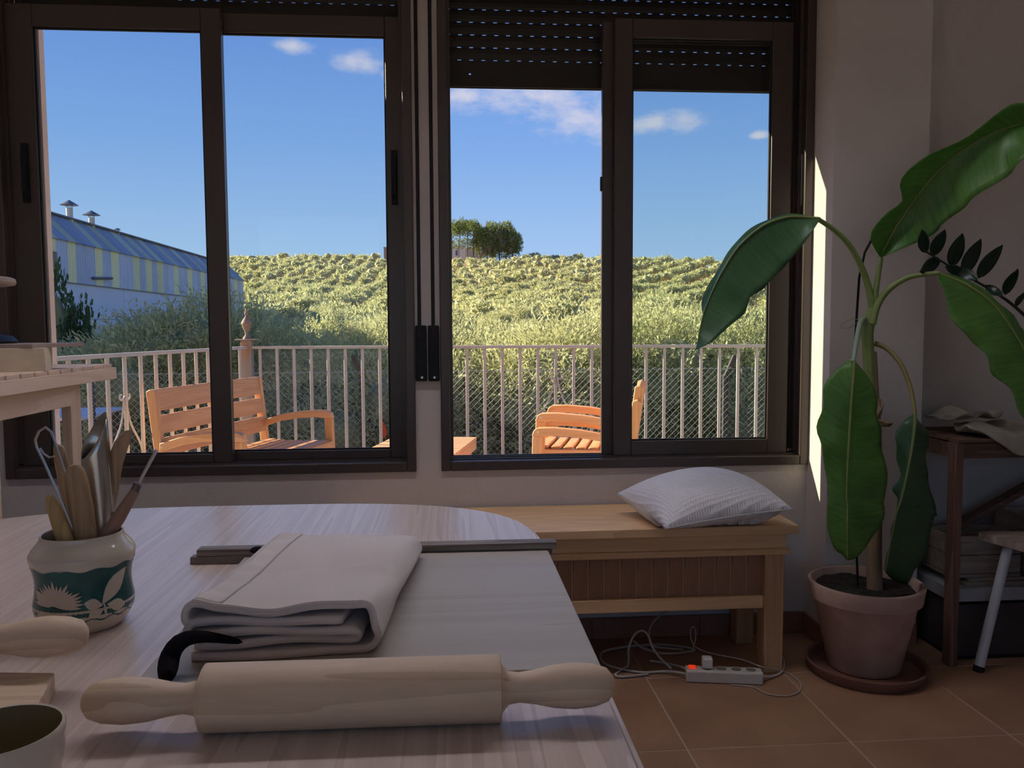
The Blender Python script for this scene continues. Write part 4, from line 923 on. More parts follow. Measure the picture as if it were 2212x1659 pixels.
# stool
stl = thing('stool', 'low stool with scuffed pale wooden seat and white metal legs at right', 'stool', (2.08, 2.72, 0))
szt = .455
sp_ = [(1.895,2.80),(1.91,2.815),(2.27,2.80),(2.285,2.78),(2.25,2.49),(2.235,2.475),(1.99,2.50),(1.975,2.515)]
sw_m = mat('scuffed_seat', (.56,.46,.38), (.40,.31,.25), rough=.7, scale=9, stretch=(1,5,1), detail=7, bump=.2)
MB().prism(sp_, szt-.028, szt, 'z').build('seat', sw_m, stl, bevel=.003)
for (xt, yt, xb_, yb_) in ((1.965,2.735,1.83,2.675),(2.22,2.75,2.32,2.85),(2.21,2.53,2.31,2.43),(2.02,2.55,1.95,2.42)):
    a = Vector((xb_, yb_, .012)); b_ = Vector((xt, yt, szt-.028))
    lg = MB().tube([a, b_], .0165, 18).build('leg', white_paint, stl, smooth=True)
    MB().tube([(xb_, yb_, 0), a, a+(b_-a)*.012], [.018,.0185,.0185], 18).build('rubber_foot', gasket, lg, smooth=True)

# dark glossy-leaved sprig reaching in from the right
zz = thing('zz_plant', 'dark glossy leaved sprig arching in from the right above the rack', 'plant', (2.40, 2.86, rz+.015))
MB().lathe([(.0005,0),(.06,0),(.08,.13),(.084,.135),(.076,.135),(.072,.12),(.0005,.115)], 36, (2.40,2.86,rz+.015)).build('pot', clay_pot, zz, smooth=True)
stm = [Vector((2.40,2.86,rz+.13))] + [at(x, y, Y=Y) for (x, y), Y in zip([(2330,800),(2212,680),(2150,632),(2080,592),(2020,556),(1984,532)], (2.80,2.72,2.68,2.66,2.65,2.64))]
MB().tube(resample(stm, 24), [.009-.0065*i/23 for i in range(24)], 8).build('stem', mat('zz_stem', (.03,.045,.025), (.05,.035,.03), rough=.5), zz, smooth=True)
def zleaf(base, tip, w, Yb, Yt):
    a, b_ = at(*base, Y=Yb), at(*tip, Y=Yt); ax = b_-a; l = ax.length; side = ax.cross(Vector((0,1,.25))).normalized(); nn = side.cross(ax).normalized()
    rows = []
    for i in range(11):
        t = i/10; ww = w*math.sin(PI*(t**.8))**.75 if 0 < t < 1 else .0005
        c = a+ax*t+nn*(.006*math.sin(PI*t)); rows.append([c+side*(ww*k/3)+nn*(-.004*abs(k)/3) for k in range(-3, 4)])
    MB().grid(rows).build('leaf', zz_leaf, zz, smooth=True, solid=.001)
for args in [((2016,552),(2040,495),.024),((2056,575),(2078,503),.0275),((2082,592),(2118,515),.0275),((2112,600),(2165,528),.026),((2170,636),(2198,580),.022),((2195,660),(2216,628),.014),
             ((2030,562),(1985,588),.024),((2000,545),(1990,495),.02),((2064,580),(2112,606),.02),((2130,617),(2166,640),.016),((2082,590),(2040,575),.016)]:
    zleaf(*args, 2.66, 2.60)

# ------------------------------------------------------------------ terrace
C0 = Vector((-1.52, 6.55, 0)); FR = Vector((3.4, 5.75, 0)); LN = Vector((-2.06, 3.95, 0)); RH = 1.058
b = MB(); b.add([(-2.25,OUT,-.12),(3.6,OUT,-.12),(3.6,5.9,-.12),(-1.62,6.75,-.12),(-2.25,OUT,-.01),(3.6,OUT,-.01),(3.6,5.9,-.01),(-1.62,6.75,-.01)], [(0,3,2,1),(4,5,6,7),(0,1,5,4),(1,2,6,5),(2,3,7,6),(3,0,4,7)])
struct('terrace_floor', b, mat('terrace_tiles', (.70,.60,.51), (.76,.66,.57), rough=.7, scale=3))
b = MB(); b.bar(C0+Vector((-.1,.16,-1.10)), FR+Vector((.2,.16,-1.10)), .14, 2.12); b.bar(C0+Vector((-.10,.22,-1.10)), LN+Vector((-.14,-.5,-1.10)), .14, 2.12)
struct('terrace_curb', b, concrete)
pillar = struct('trim_2', MB().box(-2.4, LN.x-.03, OUT+.02, 3.9, -.2, 2.9), plaster_out)
def railing(name, label, a, b_, n, off, bw=.022):
    a = Vector(a); b_ = Vector(b_); r = thing(name, label, 'railing', (a.x, a.y, 0)); d = (b_-a); l = d.length; u = d/l
    MB().bar(a+Vector((0,0,RH-.011)), b_+Vector((0,0,RH-.011)), .040, .022).build('top_rail', rail_m, r, bevel=.002)
    MB().bar(a+Vector((0,0,.06)), b_+Vector((0,0,.06)), .034, .016).build('bottom_rail', rail_m, r, bevel=.002)
    ang = math.atan2(d.y, d.x); p0_ = None; s_ = off; i = 0; pos = []
    while s_ < l-.02:
        p = a+u*s_; pos.append(p)
        if p0_ is None:
            p0_ = MB().box(-bw/2, bw/2, -.007, .007, .0, RH-.022).build('baluster', rail_m, r, world=False, bevel=.0015, seg=1); p0_.location = (p.x-a.x, p.y-a.y, 0); p0_.rotation_euler = (0,0,ang)
        else: share(p0_, r, (p.x-a.x, p.y-a.y, 0), (0,0,ang))
        s_ += n
    return r, pos, u
sp1 = .1335
fr, fpos, fu = railing('front_railing', 'grey metal bar railing along the front of the terrace', C0, FR, sp1, .10)
lr, lpos, lu = railing('side_railing', 'pale metal bar railing running along the left side of the terrace', LN, C0, .165, .05, .024)
def spiral(c, r0, r1, a0, a1, n=18):
    return [(c[0]+(r0+(r1-r0)*i/n)*math.cos(a0+(a1-a0)*i/n), c[1]+(r0+(r1-r0)*i/n)*math.sin(a0+(a1-a0)*i/n)) for i in range(n+1)]
def lyre(rail, p, u, w, ztop, hgt, nm='scroll'):
    """pair of flat-iron scrolls either side of one bar"""
    for s_ in (-1, 1):
        pts = spiral((.034, ztop-.03), .008, .030, PI*2.6, PI*1.0)          # curl at the top
        pts += [(.020, ztop-.10), (.052, ztop-.20), (w*.86, ztop-.32), (w, ztop-.40), (w*.98, ztop-.47)]
        pts += spiral((w*.52, ztop-hgt+.06), w*.46, w*.40, 0.0, -PI*.5, 8)
        pts += spiral((w*.42, ztop-hgt+.095), .075, .02, -PI*.5, -PI*2.1, 18)
        V = [p + u*(s_*q) + Vector((0,0,zq)) + Vector((0,-.012,0)) for q, zq in pts]
        MB().tube(resample(V, 60), .0065, 6).build(nm, rail_m, rail, smooth=True)
tgt = at(1189, 840, Y=6.15).x
pc = min(fpos, key=lambda p: abs(p.x-tgt)); lyre(fr, pc, fu, .125, .86, .62)
tgt2 = at(293, 880, X=-1.8).y
pc = min(lpos, key=lambda p: abs(p.y-tgt2)); lyre(lr, pc, lu, .16, .84, .58)
# corner post with urn finial
cp = thing('corner_post', 'rust stained square post with urn finial at the railing corner', 'post', (C0.x, C0.y, 0))
MB().box(C0.x-.040, C0.x+.040, C0.y-.040, C0.y+.040, -.05, RH+.045).build('post', rust_m, cp, bevel=.003)
MB().box(C0.x-.075, C0.x+.075, C0.y-.075, C0.y+.075, RH+.045, RH+.054).build('cap_plate', rust_m, cp, bevel=.002)
fz_ = RH+.054
MB().lathe([(a_*.74, b__*.78) for a_, b__ in [(.0005,0),(.042,0),(.040,.012),(.026,.03),(.016,.045),(.020,.06),(.019,.07),(.030,.09),(.044,.115),(.047,.135),(.057,.145),(.056,.155),(.048,.175),(.030,.20),(.018,.215),(.012,.228),(.017,.24),(.021,.252),(.013,.268),(.010,.275),(.013,.285),(.009,.298),(.0005,.302)]], 24, (C0.x, C0.y, fz_)).build('finial', mat('rusty_finial', (.20,.155,.14), (.27,.20,.16), rough=.7, scale=20), cp, smooth=True)

# teak seats: x forward, y along the width
def arm_poly(h, d):
    top = [(-d/2-.005, h-.062), (-d*.25, h-.022), (.02, h-.004), (d*.30, h), (d/2-.020, h-.004), (d/2-.004, h-.016), (d/2+.004, h-.04)]
    return top
def teak_seat(name, label, width, back_h, loc, rz, depth=.52, h=.615, sh=.405, nback=3, grp=None, cat='bench'):
    r = thing(name, label, cat, loc, rz, grp); D2 = depth/2
    B = lambda mb, nm, m=teak: mb.build(nm, m, r, world=False, bevel=.004)
    for s_ in (-1, 1):
        y = s_*(width/2-.024)
        p = [(-D2-.005, h-.075), (-D2*.5, h-.034), (0, h-.012), (D2*.55, h-.001), (D2-.03, h-.004), (D2-.006, h-.018), (D2+.006, h-.05), (D2+.004, h-.056), (D2-.055, h-.056), (D2*.55, h-.050), (0, h-.060), (-D2*.5, h-.082), (-D2-.005, h-.125)]
        mb = MB(); n = len(p); half = n//2
        B(MB().prism(p, y-.026, y+.026, 'y'), 'armrest', teak_x)
        q = [(D2+.004, h-.056), (D2+.020, 0), (D2-.032, 0), (D2-.055, h-.056)]
        B(MB().prism(q, y-.022, y+.022, 'y'), 'leg', teak_z)
        bk_ = [(-D2-.03, 0), (-D2+.02, 0), (-D2+.018, sh), (-D2-.030, back_h-.01), (-D2-.060, back_h), (-D2-.085, back_h-.015), (-D2-.035, sh)]
        B(MB().prism(bk_, y-.020, y+.020, 'y'), 'leg', teak_z)
        B(MB().box(-D2+.01, D2-.02, y-.014, y+.014, sh-.085, sh-.020), 'side_rail', teak_x)
    B(MB().box(D2-.012, D2+.014, -width/2+.048, width/2-.048, sh-.080, sh-.008), 'front_rail', teak)
    ns = 7; pitch = (depth-.03)/ns; s0 = None
    for i in range(ns):
        x = -D2+.03+pitch*(i+.5); z = sh-.008*math.sin(PI*i/(ns-1))
        if s0 is None:
            s0 = MB().box(-pitch*.36, pitch*.36, -width/2+.046, width/2-.046, -.018, 0).build('seat_slat', teak, r, world=False, bevel=.003, seg=1); s0.location = (x, 0, z)
        else: share(s0, r, (x, 0, z))
    hb = back_h-sh-.05; ph = hb/nback
    for i in range(nback):
        z0 = sh+.055+ph*i; z1 = z0+ph-.026; xx = lambda z: -D2+.018-.048*(z-sh)/(back_h-sh)
        if i == nback-1: z1 = back_h-.004
        poly = [(xx(z0)-.004, z0), (xx(z0)-.022, z0), (xx(z1)-.024, z1), (xx(z1)-.004, z1)]
        if i == nback-1: poly = [(xx(z0)-.004, z0), (xx(z0)-.022, z0), (xx(z1)-.040, z1-.01), (xx(z1)-.032, z1+.004), (xx(z1)-.012, z1)]
        B(MB().prism(poly, -width/2+.042, width/2-.042, 'y'), 'back_slat', teak)
    if width > .9: B(MB().prism([(-D2-.02, sh-.02), (-D2-.045, back_h-.05), (-D2-.062, back_h-.05), (-D2-.04, sh-.02)], -.024, .024, 'y'), 'back_stile', teak_z)
    for s_ in (-1, 1):
        yy = s_*(width/2+.0025)
        for (x, z) in ((-D2+.012, h-.098), (D2-.03, h-.03)): MB().tube([(x, yy-.001*s_, z), (x, yy+.0012*s_, z)], .007, 10).build('bolt_plug', steel, r, world=False)
    return r
teak_seat('teak_bench', 'two seat teak slatted bench standing along the left terrace railing', 1.30, .855, (-1.235, 5.51, -.01), math.radians(-15.5), depth=.52)
teak_seat('teak_armchair', 'lower of the two stacked teak armchairs on the terrace', .56, .775, (.86, 5.145, -.01), PI-math.radians(15), depth=.56, h=.605, cat='chair', sh=.40)
c2_ = teak_seat('teak_armchair', 'upper of the two stacked teak armchairs on the terrace', .56, .775, (.885, 5.19, .073), PI-math.radians(15), depth=.56, h=.605, cat='chair', sh=.40)
# low coffee table
ct = thing('coffee_table', 'low slatted teak coffee table between bench and armchairs', 'table', (-.17, 5.52, -.01), math.radians(-12))
cw, cl_, chh = .60, .88, .425
n = 11; pw = cl_/n; s0 = None
for i in range(n):
    y = -cl_/2+pw*(i+.5)
    if s0 is None: s0 = MB().box(-cw/2, cw/2, -pw*.46, pw*.46, chh-.02, chh).build('top_slat', teak_x, ct, world=False, bevel=.002, seg=1); s0.location = (0, y, 0)
    else: share(s0, ct, (0, y, 0))
for s_ in (-1, 1):
    MB().box(s_*(cw/2-.015)-.013, s_*(cw/2-.015)+.013, -cl_/2+.01, cl_/2-.01, chh-.085, chh-.0205).build('rail', teak, ct, world=False, bevel=.003)
    MB().box(-cw/2+.03, cw/2-.03, s_*(cl_/2-.03)-.012, s_*(cl_/2-.03)+.012, chh-.085, chh-.0205).build('rail', teak_x, ct, world=False, bevel=.003)
    for t_ in (-1, 1): MB().box(s_*(cw/2-.055)-.026, s_*(cw/2-.055)+.026, t_*(cl_/2-.075)-.026, t_*(cl_/2-.075)+.026, 0, chh-.021).build('leg', teak_z, ct, world=False, bevel=.003)

# ------------------------------------------------------------------ chain link fence below the terrace
FY = 7.5; FT = .80; FB = -1.9
fc = thing('chain_link_fence', 'chain link fence with angled posts in front of the olive trees', 'fence', (0, FY, FB))
m = MB(); hgt = FT-FB; st_ = .060; x = -8.0; tw = 1
def wire(p, q, r_):
    p = Vector(p); q = Vector(q); d = (q-p).normalized(); s1 = d.cross(Vector((0,1,0))).normalized()*r_; s2 = Vector((0,1,0))*r_
    m.add([p+s1, p+s2, p-s1, p-s2, q+s1, q+s2, q-s1, q-s2], [(0,1,5,4),(1,2,6,5),(2,3,7,6),(3,0,4,7)])
while x < 5.6:
    wire((x, FY-.003, FB), (x+hgt, FY-.003, FT+.015), .0014); wire((x+hgt, FY+.003, FB), (x, FY+.003, FT+.015), .0014); x += st_
wire((-8, FY, FT), (8, FY, FT), .0022); wire((-8, FY, -.35), (8, FY, -.35), .0018)
o = m.build('wire_mesh', wire_m, fc); o['kind'] = 'stuff'
post_m = mat('fence_post', (.045,.043,.045), (.08,.07,.065), rough=.6, scale=6)
for (px, py, ex, ey) in ((780,802,762,768), (1567,812,1588,768), (195,800,180,770), (1150,806,1160,0)):
    a = at(px, py, Y=FY+.03); t = at(ex, ey, Y=FY+.03) if ey else None
    mb = MB(); mb.box(a.x-.022, a.x+.022, FY+.008, FY+.052, FB, a.z)
    if t: mb.bar(Vector((a.x, FY+.03, a.z-.02)), t, .042, .042, up=(0,1,0))
    if ey: mb.build('post', post_m, fc)
tag(MB().prism([(-.02,-.07),(.012,-.085),(.03,-.03),(.01,.03),(-.012,.075),(-.028,.03)], -.006, .006, 'y').build('red_rag', mat('red_cloth', (.62,.09,.04), rough=.9)), 'small red rag caught on the wire fence', 'rag').location = at(829, 926, Y=FY-.012)
gt = thing('garden_table', 'white topped garden table down in the yard beyond the side railing', 'table', (-5.2, 8.6, -1.9))
tz_ = at(190, 892, Y=8.7).z
MB().box(at(60,890,Y=8.9).x, at(236,890,Y=8.9).x, 8.25, 9.3, tz_-.03, tz_).build('tabletop', mat('white_top', (.62,.64,.70), rough=.5), gt, bevel=.004)
xa_, xb_ = at(60,890,Y=8.9).x, at(236,890,Y=8.9).x
for x in (xa_+.06, xb_-.06):
    for y in (8.32, 9.22): MB().box(x-.025, x+.025, y-.025, y+.025, -1.95, tz_-.03).build('leg', post_m, gt)
for i, (px, py, col, nm_, lb) in enumerate(((224, 925, (.015,.03,.20), 'blue_barrel', 'blue plastic barrel standing beside the white garden table'), (1098, 962, (.10,.20,.45), 'blue_bottle', 'small blue and white bottle lying by the fence'))):
    p = at(px, py, Y=8.15 if i == 0 else 7.75)
    if i == 0:
        rr = thing(nm_, lb, 'barrel', (p.x, p.y, -1.95)); hz = p.z+.06+1.95
        MB().lathe([(.0005,0),(.06,0),(.068,.02),(.072,hz*.3),(.072,hz*.7),(.068,hz-.03),(.055,hz),(.0005,hz)], 20, (p.x,p.y,-1.95)).build('body', mat('blue_plastic', col, rough=.4), rr, smooth=True)
        MB().lathe([(.0005,0),(.058,0),(.058,.02),(.0005,.022)], 20, (p.x,p.y,p.z+.06)).build('lid', mat('blue_lid', (.015,.03,.22), rough=.4), rr, smooth=True)

# ------------------------------------------------------------------ warehouse to the left
BX = -14.0
wh_ = thing('warehouse', 'long grey and yellow corrugated metal warehouse with chimneys at left', 'building', (BX, 40, -2))
grey_sheet = mat('grey_sheet', (.46,.54,.68), (.52,.60,.74), rough=.45, scale=1.2, spec=.5, per_obj=.10)
yel_sheet = mat('yellow_sheet', (.78,.76,.42), (.82,.80,.48), rough=.5, scale=1.2, per_obj=.10)
grey_roof = mat('grey_roof_sheet', (.27,.32,.42), (.32,.37,.47), rough=.5, scale=.8, per_obj=.08)
yel_roof = mat('pale_roof_sheet', (.46,.48,.36), (.52,.53,.40), rough=.55, scale=.8, per_obj=.12)
conc_p = mat('precast_panel', (.66,.70,.80), (.72,.75,.84), rough=.8, scale=.7)
yf = lambda px, py=580: at(px, py, X=BX).y
zc0, zc1 = 2.92, 4.45; RIDX, RIDZ = -15.02, 5.55
yel = [(109,122),(146,164),(205,221),(239.5,256),(287,300.5),(314,327),(338.6,351),(374,384),(404,414),(432,440),(455,461),(478,483),(504,511)]
Y_END = at(525, 620, X=BX).y
def sheet_strip(y0, y1, m, roof_m, sk=0):
    n = max(2, int((y1-y0)/.105)); pts = []
    for i in range(n+1):
        y = y0+.004+(y1-y0-.008)*i/n; pts += [(y, 0)] if i in (0, n) else [(y-.02, 0), (y+.02, .028)] if i % 2 else [(y-.02, .028), (y+.02, 0)]
    g = MB().grid([[(BX+.02+d, y, zc0-.02) for y, d in pts], [(BX+.02+d, y, zc1) for y, d in pts]]); g.build('cladding_sheet', m, wh_, solid=.006)
    a = Vector((RIDX-BX, 0, RIDZ-zc1)); nn = Vector((a.z, 0, -a.x)).normalized()
    g = MB().grid([[Vector((BX+.10, y, zc1-.045))+nn*(d+.02) for y, d in pts], [Vector((RIDX+.0, y, RIDZ))+nn*(d+.02) for y, d in pts]]); g.build('roof_sheet', roof_m, wh_, solid=.006)
cur = 27.0
for a, b_ in yel:
    ya, yb = yf(a), yf(b_); gap = ya-cur; k = max(1, round(gap/1.05))
    for i in range(k): sheet_strip(cur+gap*i/k, cur+gap*(i+1)/k, grey_sheet, grey_roof)
    sheet_strip(ya, yb, yel_sheet, yel_roof); cur = yb
k = max(1, round((Y_END-cur)/1.05))
for i in range(k): sheet_strip(cur+(Y_END-cur)*i/k, cur+(Y_END-cur)*(i+1)/k, grey_sheet, grey_roof)
# body behind the sheets: end walls and far slope
body = MB(); poly = [(BX-.02, -2.2), (BX-.02, zc1-.05), (RIDX, RIDZ-.05), (-26, 4.0), (-26, -2.2)]
body.prism(poly, 26.9, Y_END, 'y'); body.build('body', mat('warehouse_body', (.33,.37,.44), rough=.7), wh_)
shade_block = MB(); shade_block.prism([(BX-.5, -2.2), (BX-.5, 7.2), (-16.0, 7.7), (-26, 6.0), (-26, -2.2)], 11.5, 26.85, 'y'); shade_block.build('shade_block', mat('shade_block_wall', (.45,.46,.48), (.5,.5,.52), rough=.8, scale=.6), wh_)  # unseen taller block, added to throw shade over the trees at left
MB().bar((RIDX, 27, RIDZ+.05), (RIDX, Y_END, RIDZ+.05), .35, .06).build('ridge_cap', mat('ridge_metal', (.12,.14,.18), rough=.5), wh_)
# precast base panels
pj = [27.0, yf(266, 650), yf(337, 650), yf(395, 650), yf(443, 650), 57.0, Y_END]
pj = [27.0] + sorted(pj[1:])
for a, b_ in zip(pj, pj[1:]):
    for z0, z1 in ((-2.2, .15), (.17, 1.55), (1.57, zc0-.03)):
        MB().box(BX-.02, BX+.03, a+.02, b_-.02, z0, z1).build('concrete_panel', conc_p, wh_, bevel=.008, seg=1)
MB().box(BX+.03, BX+.10, 27, Y_END, zc0-.035, zc0-.005).build('drip_edge', mat('drip_metal', (.14,.15,.17), rough=.5), wh_)
wq = [at(104, 541, X=BX+.06), at(123, 586, X=BX+.06)]
wn = MB().box(BX+.03, BX+.09, wq[0].y-.9, wq[1].y, wq[1].z, wq[0].z).build('window', mat('warehouse_window', (.03,.035,.05), rough=.25), wh_)
MB().box(BX+.07, BX+.12, wq[0].y-.95, wq[1].y+.04, wq[1].z-.12, wq[1].z).build('window_sill', conc_p, wh_)
p0_, p1_ = at(201, 601, X=BX+.12), at(242, 601, X=BX+.12)
MB().tube([p0_, p1_], .055, 10).build('drain_pipe', mat('dark_pipe', (.10,.11,.14), rough=.5), wh_)
for (px, pyt, pyb, hw, capw, colr) in ((151, 449, 482, 6.5, 18, 0), (198.5, 470, 493, 6, 17.5, 0), (254, 498, 506, 3.8, 7, 1)):
    base = at(px, pyb, X=RIDX+.0); top = at(px, pyt, X=RIDX); sc_ = base.y/F_PX; r_ = hw*sc_
    c_ = MB().tube([(base.x, base.y, base.z-.5), (base.x, base.y, top.z)], r_, 16).build('chimney', white_pl if not colr else conc_p, wh_, smooth=True)
    capb = at(px, pyt-0, X=RIDX).z
    mm = MB()
    for k in range(4):
        a = PI/4+k*PI/2; mm.tube([(base.x+r_*.9*math.cos(a), base.y+r_*.9*math.sin(a), top.z-.05), (base.x+r_*.9*math.cos(a), base.y+r_*.9*math.sin(a), top.z+.15*capw/18)], .012, 5)
    mm.lathe([(capw*sc_, .10*capw/18), (.02, .30*capw/18), (.0005, .31*capw/18), (.0005, .10*capw/18)], 24, (base.x, base.y, top.z))
    mm.build('chimney_cap', mat('cap_metal', (.10,.12,.17), rough=.5), c_, smooth=True)

# ------------------------------------------------------------------ ground and olive groves
GP = [(-5,-2.0),(22,-2.0),(60,-.9),(110,2.4),(160,6.4),(215,13.6),(268,21.2),(300,21.4),(420,12)]
def gz(x, y):
    for (a, za), (b_, zb) in zip(GP, GP[1:]):
        if y <= b_: t = max(0, (y-a)/(b_-a)); z = za+(zb-za)*t; break
    else: z = GP[-1][1]
    k = max(0, min(1, (y-60)/180))
    return z + k*(-.00042*min(0, x+20)**2*.55 - .016*max(0, x-25)*1.0) + .25*noise.noise((x*.02, y*.02, 0))*min(1, max(0, (y-25)/40))
rows = []
for y in [6.7, 10, 15, 20, 25, 30, 40, 50, 60, 75, 90, 110, 130, 150, 170, 190, 210, 230, 245, 255, 262, 268, 275, 285, 300, 340, 420]:
    rows.append([(x, y, gz(x, y)) for x in np.linspace(-50-y*.75, 50+y*.5, 60)])
struct('hillside_ground', MB().grid(rows), soil_f, smooth=True)
struct('yard_ground', MB().box(-30, 30, OUT, 6.8, -2.3, -2.0), soil_f)
struct('rear_bounce_ground', MB().box(-20, 25, -40, -3.2, -.4, -.1), mat('pale_bounce_paving', (.60,.52,.44), (.66,.58,.50), rough=.9, scale=.6))  # unseen pale ground, added to bounce warm light through the rear glazing

def crown_mesh(name, n_spr, lpS, rx, rz, leafL, leafW, seed, lumps=12, droop=.25, zc=None, stem=.22, lump_r=.5, flat=1.0):
    g = np.random.default_rng(seed)
    zc = zc if zc is not None else rz
    th = g.uniform(0, 2*np.pi, lumps); ph = g.uniform(-.5, 1, lumps); rr = g.uniform(.35, .68, lumps)
    cen = np.stack([rx*rr*np.cos(th)*np.sqrt(1-np.clip(ph, -1, 1)**2*.7), rx*rr*np.sin(th)*np.sqrt(1-np.clip(ph, -1, 1)**2*.7), rz*rr*ph], 1); cen[0] = 0
    rad = g.uniform(.75, 1.1, lumps)*lump_r*rx; rad[0] = rx*.72
    li = g.choice(lumps, n_spr, p=rad**2/np.sum(rad**2))
    d = g.normal(size=(n_spr, 3)); d[:, 2] += .25; d /= np.linalg.norm(d, axis=1)[:, None]
    base = cen[li] + d*(rad[li]*g.uniform(.62, 1.0, n_spr))[:, None]*np.array([1, 1, rz/rx*flat])
    ax = d + g.normal(size=(n_spr, 3))*.35; ax[:, 2] += droop*2 ; ax /= np.linalg.norm(ax, axis=1)[:, None]
    L_ = g.uniform(.6, 1.3, n_spr)*stem
    V = []; nL = n_spr*lpS
    ids = np.repeat(np.arange(n_spr), lpS); t = np.tile(np.linspace(.1, 1, lpS), n_spr)
    p = base[ids] + ax[ids]*(L_[ids]*t)[:, None]
    ld = ax[ids]*.9 + g.normal(size=(nL, 3))*.55; ld /= np.linalg.norm(ld, axis=1)[:, None]
    sd = np.cross(ld, g.normal(size=(nL, 3))); sd /= np.linalg.norm(sd, axis=1)[:, None]
    l = (leafL*g.uniform(.7, 1.25, nL))[:, None]; w = (leafW*g.uniform(.75, 1.2, nL))[:, None]
    q = np.stack([p, p+ld*l*.5+sd*w*.5, p+ld*l, p+ld*l*.5-sd*w*.5], 1).reshape(-1, 3); q[:, 2] += zc
    me = bpy.data.meshes.new(name); me.vertices.add(len(q)); me.vertices.foreach_set('co', q.astype(np.float32).ravel())
    me.loops.add(nL*4); me.loops.foreach_set('vertex_index', np.arange(nL*4, dtype=np.int32))
    me.polygons.add(nL); me.polygons.foreach_set('loop_start', np.arange(0, nL*4, 4, dtype=np.int32)); me.polygons.foreach_set('loop_total', np.full(nL, 4, np.int32))
    me.update(calc_edges=True); me.validate()
    return me, cen + np.array([0, 0, zc]), rad
def core_mb(cen, rad, k=.66, n=7, rzr=1.0):
    m = MB()
    for c, r_ in zip(cen, rad):
        rr = r_*k; prof = [(max(.001, rr*math.sin(PI*i/n)), -rr*rzr*math.cos(PI*i/n)) for i in range(n+1)]; m.lathe(prof, 9, tuple(c))
    return m
def tree_proto(kind, label, cat, leaf_m, n_spr, lps, rx, rz, ll, lw, seed, trunk=.7, tr=.09, grp=None, core=True, bark_m=None, corem=None, ck=.66, **k):
    r = thing(kind, label, cat, (0, 0, -500), group=grp)
    me, cen, rad = crown_mesh('foliage', n_spr, lps, rx, rz, ll, lw, seed, zc=trunk+rz*.9, **k); me.materials.append(leaf_m)
    o = bpy.data.objects.new('foliage', me); COL.objects.link(o); o.parent = r
    if core: core_mb(cen, rad, k=ck, rzr=rz/rx).build('crown_core', corem or olive_core, r, world=False, smooth=True)  # opaque filler lumps that close the crown
    tb = MB(); g = random.Random(seed); zt_ = trunk+rz*.6
    tb.tube([(0,0,-.6),(.03,.02,0),(g.uniform(-.1,.1),g.uniform(-.1,.1),trunk*.7),(g.uniform(-.15,.15),g.uniform(-.15,.15),zt_)], [tr*1.4,tr*1.1,tr*.8,tr*.4], 7)
    for i in range(3):
        a = g.uniform(0, 6.28); tb.tube([(0,0,trunk*.6),(.5*rx*math.cos(a)*.6,.5*rx*math.sin(a)*.6,zt_),(.7*rx*math.cos(a),.7*rx*math.sin(a),zt_+rz*.4)], [tr*.6,tr*.4,tr*.15], 5)
    tb.build('trunk', bark_m or bark, r, world=False, smooth=True)
    return r
used = {}
def plant_tree(proto, x, y, s=1.0, label=None, z=None, grp=None, sz=None):
    loc = (x, y, gz(x, y) if z is None else z); rzz = random.uniform(0, 6.28)
    if proto.name not in used:
        used[proto.name] = 1; proto.location = loc; proto.rotation_euler = (0,0,rzz); proto.scale = (s, s, (sz or 1)*s); o = proto
    else: o = copy_tree(proto, loc, rzz, scale=(s, s, (sz or 1)*s))
    if label: o['label'] = label
    if grp: o['group'] = grp
    elif 'group' in o.keys() and label: del o['group']
    return o
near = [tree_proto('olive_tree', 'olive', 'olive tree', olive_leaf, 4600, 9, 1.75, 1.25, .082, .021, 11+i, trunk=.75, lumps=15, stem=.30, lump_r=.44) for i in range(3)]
NEAR = [  # px of the trunk, depth, scale, label
 (235, 13.5, 1.0, 'blue green olive tree in the shade of the warehouse, second tree from the left frame'),
 (385, 13.0, 1.14, 'large shaded olive tree seen behind the backrest of the teak bench'),
 (590, 13.5, .98, 'shaded olive tree directly behind the urn finial of the corner post'),
 (735, 12.4, .88, 'shaded olive tree behind the end of the bench armrest'),
 (905, 11.6, 1.04, 'sunlit olive tree standing behind the pier between the two windows'),
 (1075, 12.8, .98, 'sunlit olive tree behind the railing above the coffee table'),
 (1225, 11.6, 1.12, 'sunlit olive tree behind the stacked teak armchairs'),
 (1370, 13.4, .95, 'sunlit olive tree behind the middle frame of the right window'),
 (1510, 12.2, 1.1, 'sunlit olive tree behind the drooping tip of the banana leaf'),
 (1650, 12.8, 1.05, 'sunlit olive tree at the right end of the front railing'),
 (1790, 13.2, 1.0, 'olive tree hidden mostly behind the right window jamb')]
for i, (px, y, s, lb) in enumerate(NEAR):
    p = at(px, 700, Y=y); plant_tree(near[i % 3], p.x, y, s, lb, z=-2.0)
fg = tree_proto('fig_bush', 'dark broad leaved bush beside the left window reveal against the warehouse wall', 'bush', fig_leaf, 900, 6, 1.2, 1.5, .15, .12, 31, trunk=.6, lumps=9, stem=.3)
p = at(140, 660, Y=15.2); fg.location = (p.x, 15.2, -2.0); fg.scale = (.42, .42, 1.12)
mid = [tree_proto('olive_tree', 'olive', 'olive tree', olive_leaf, 2100, 7, 1.75, 1.25, .15, .046, 51+i, trunk=.75, lumps=14, stem=.36, lump_r=.46, corem=olive_lit_core, ck=.80) for i in range(2)]
far = [tree_proto('olive_tree', 'olive', 'olive tree', olive_leaf, 620, 4, 1.9, 1.25, .38, .15, 71+i, trunk=.7, lumps=11, stem=.30, lump_r=.46, corem=olive_lit_core, ck=.93) for i in range(2)]
far_me = [(np.array([v.co[:] for v in next(c for c in bpy.data.objects if c.parent == f and c.name.startswith('foliage')).data.vertices]).reshape(-1, 4, 3), f) for f in far]
pts = []; SPC = 6.4
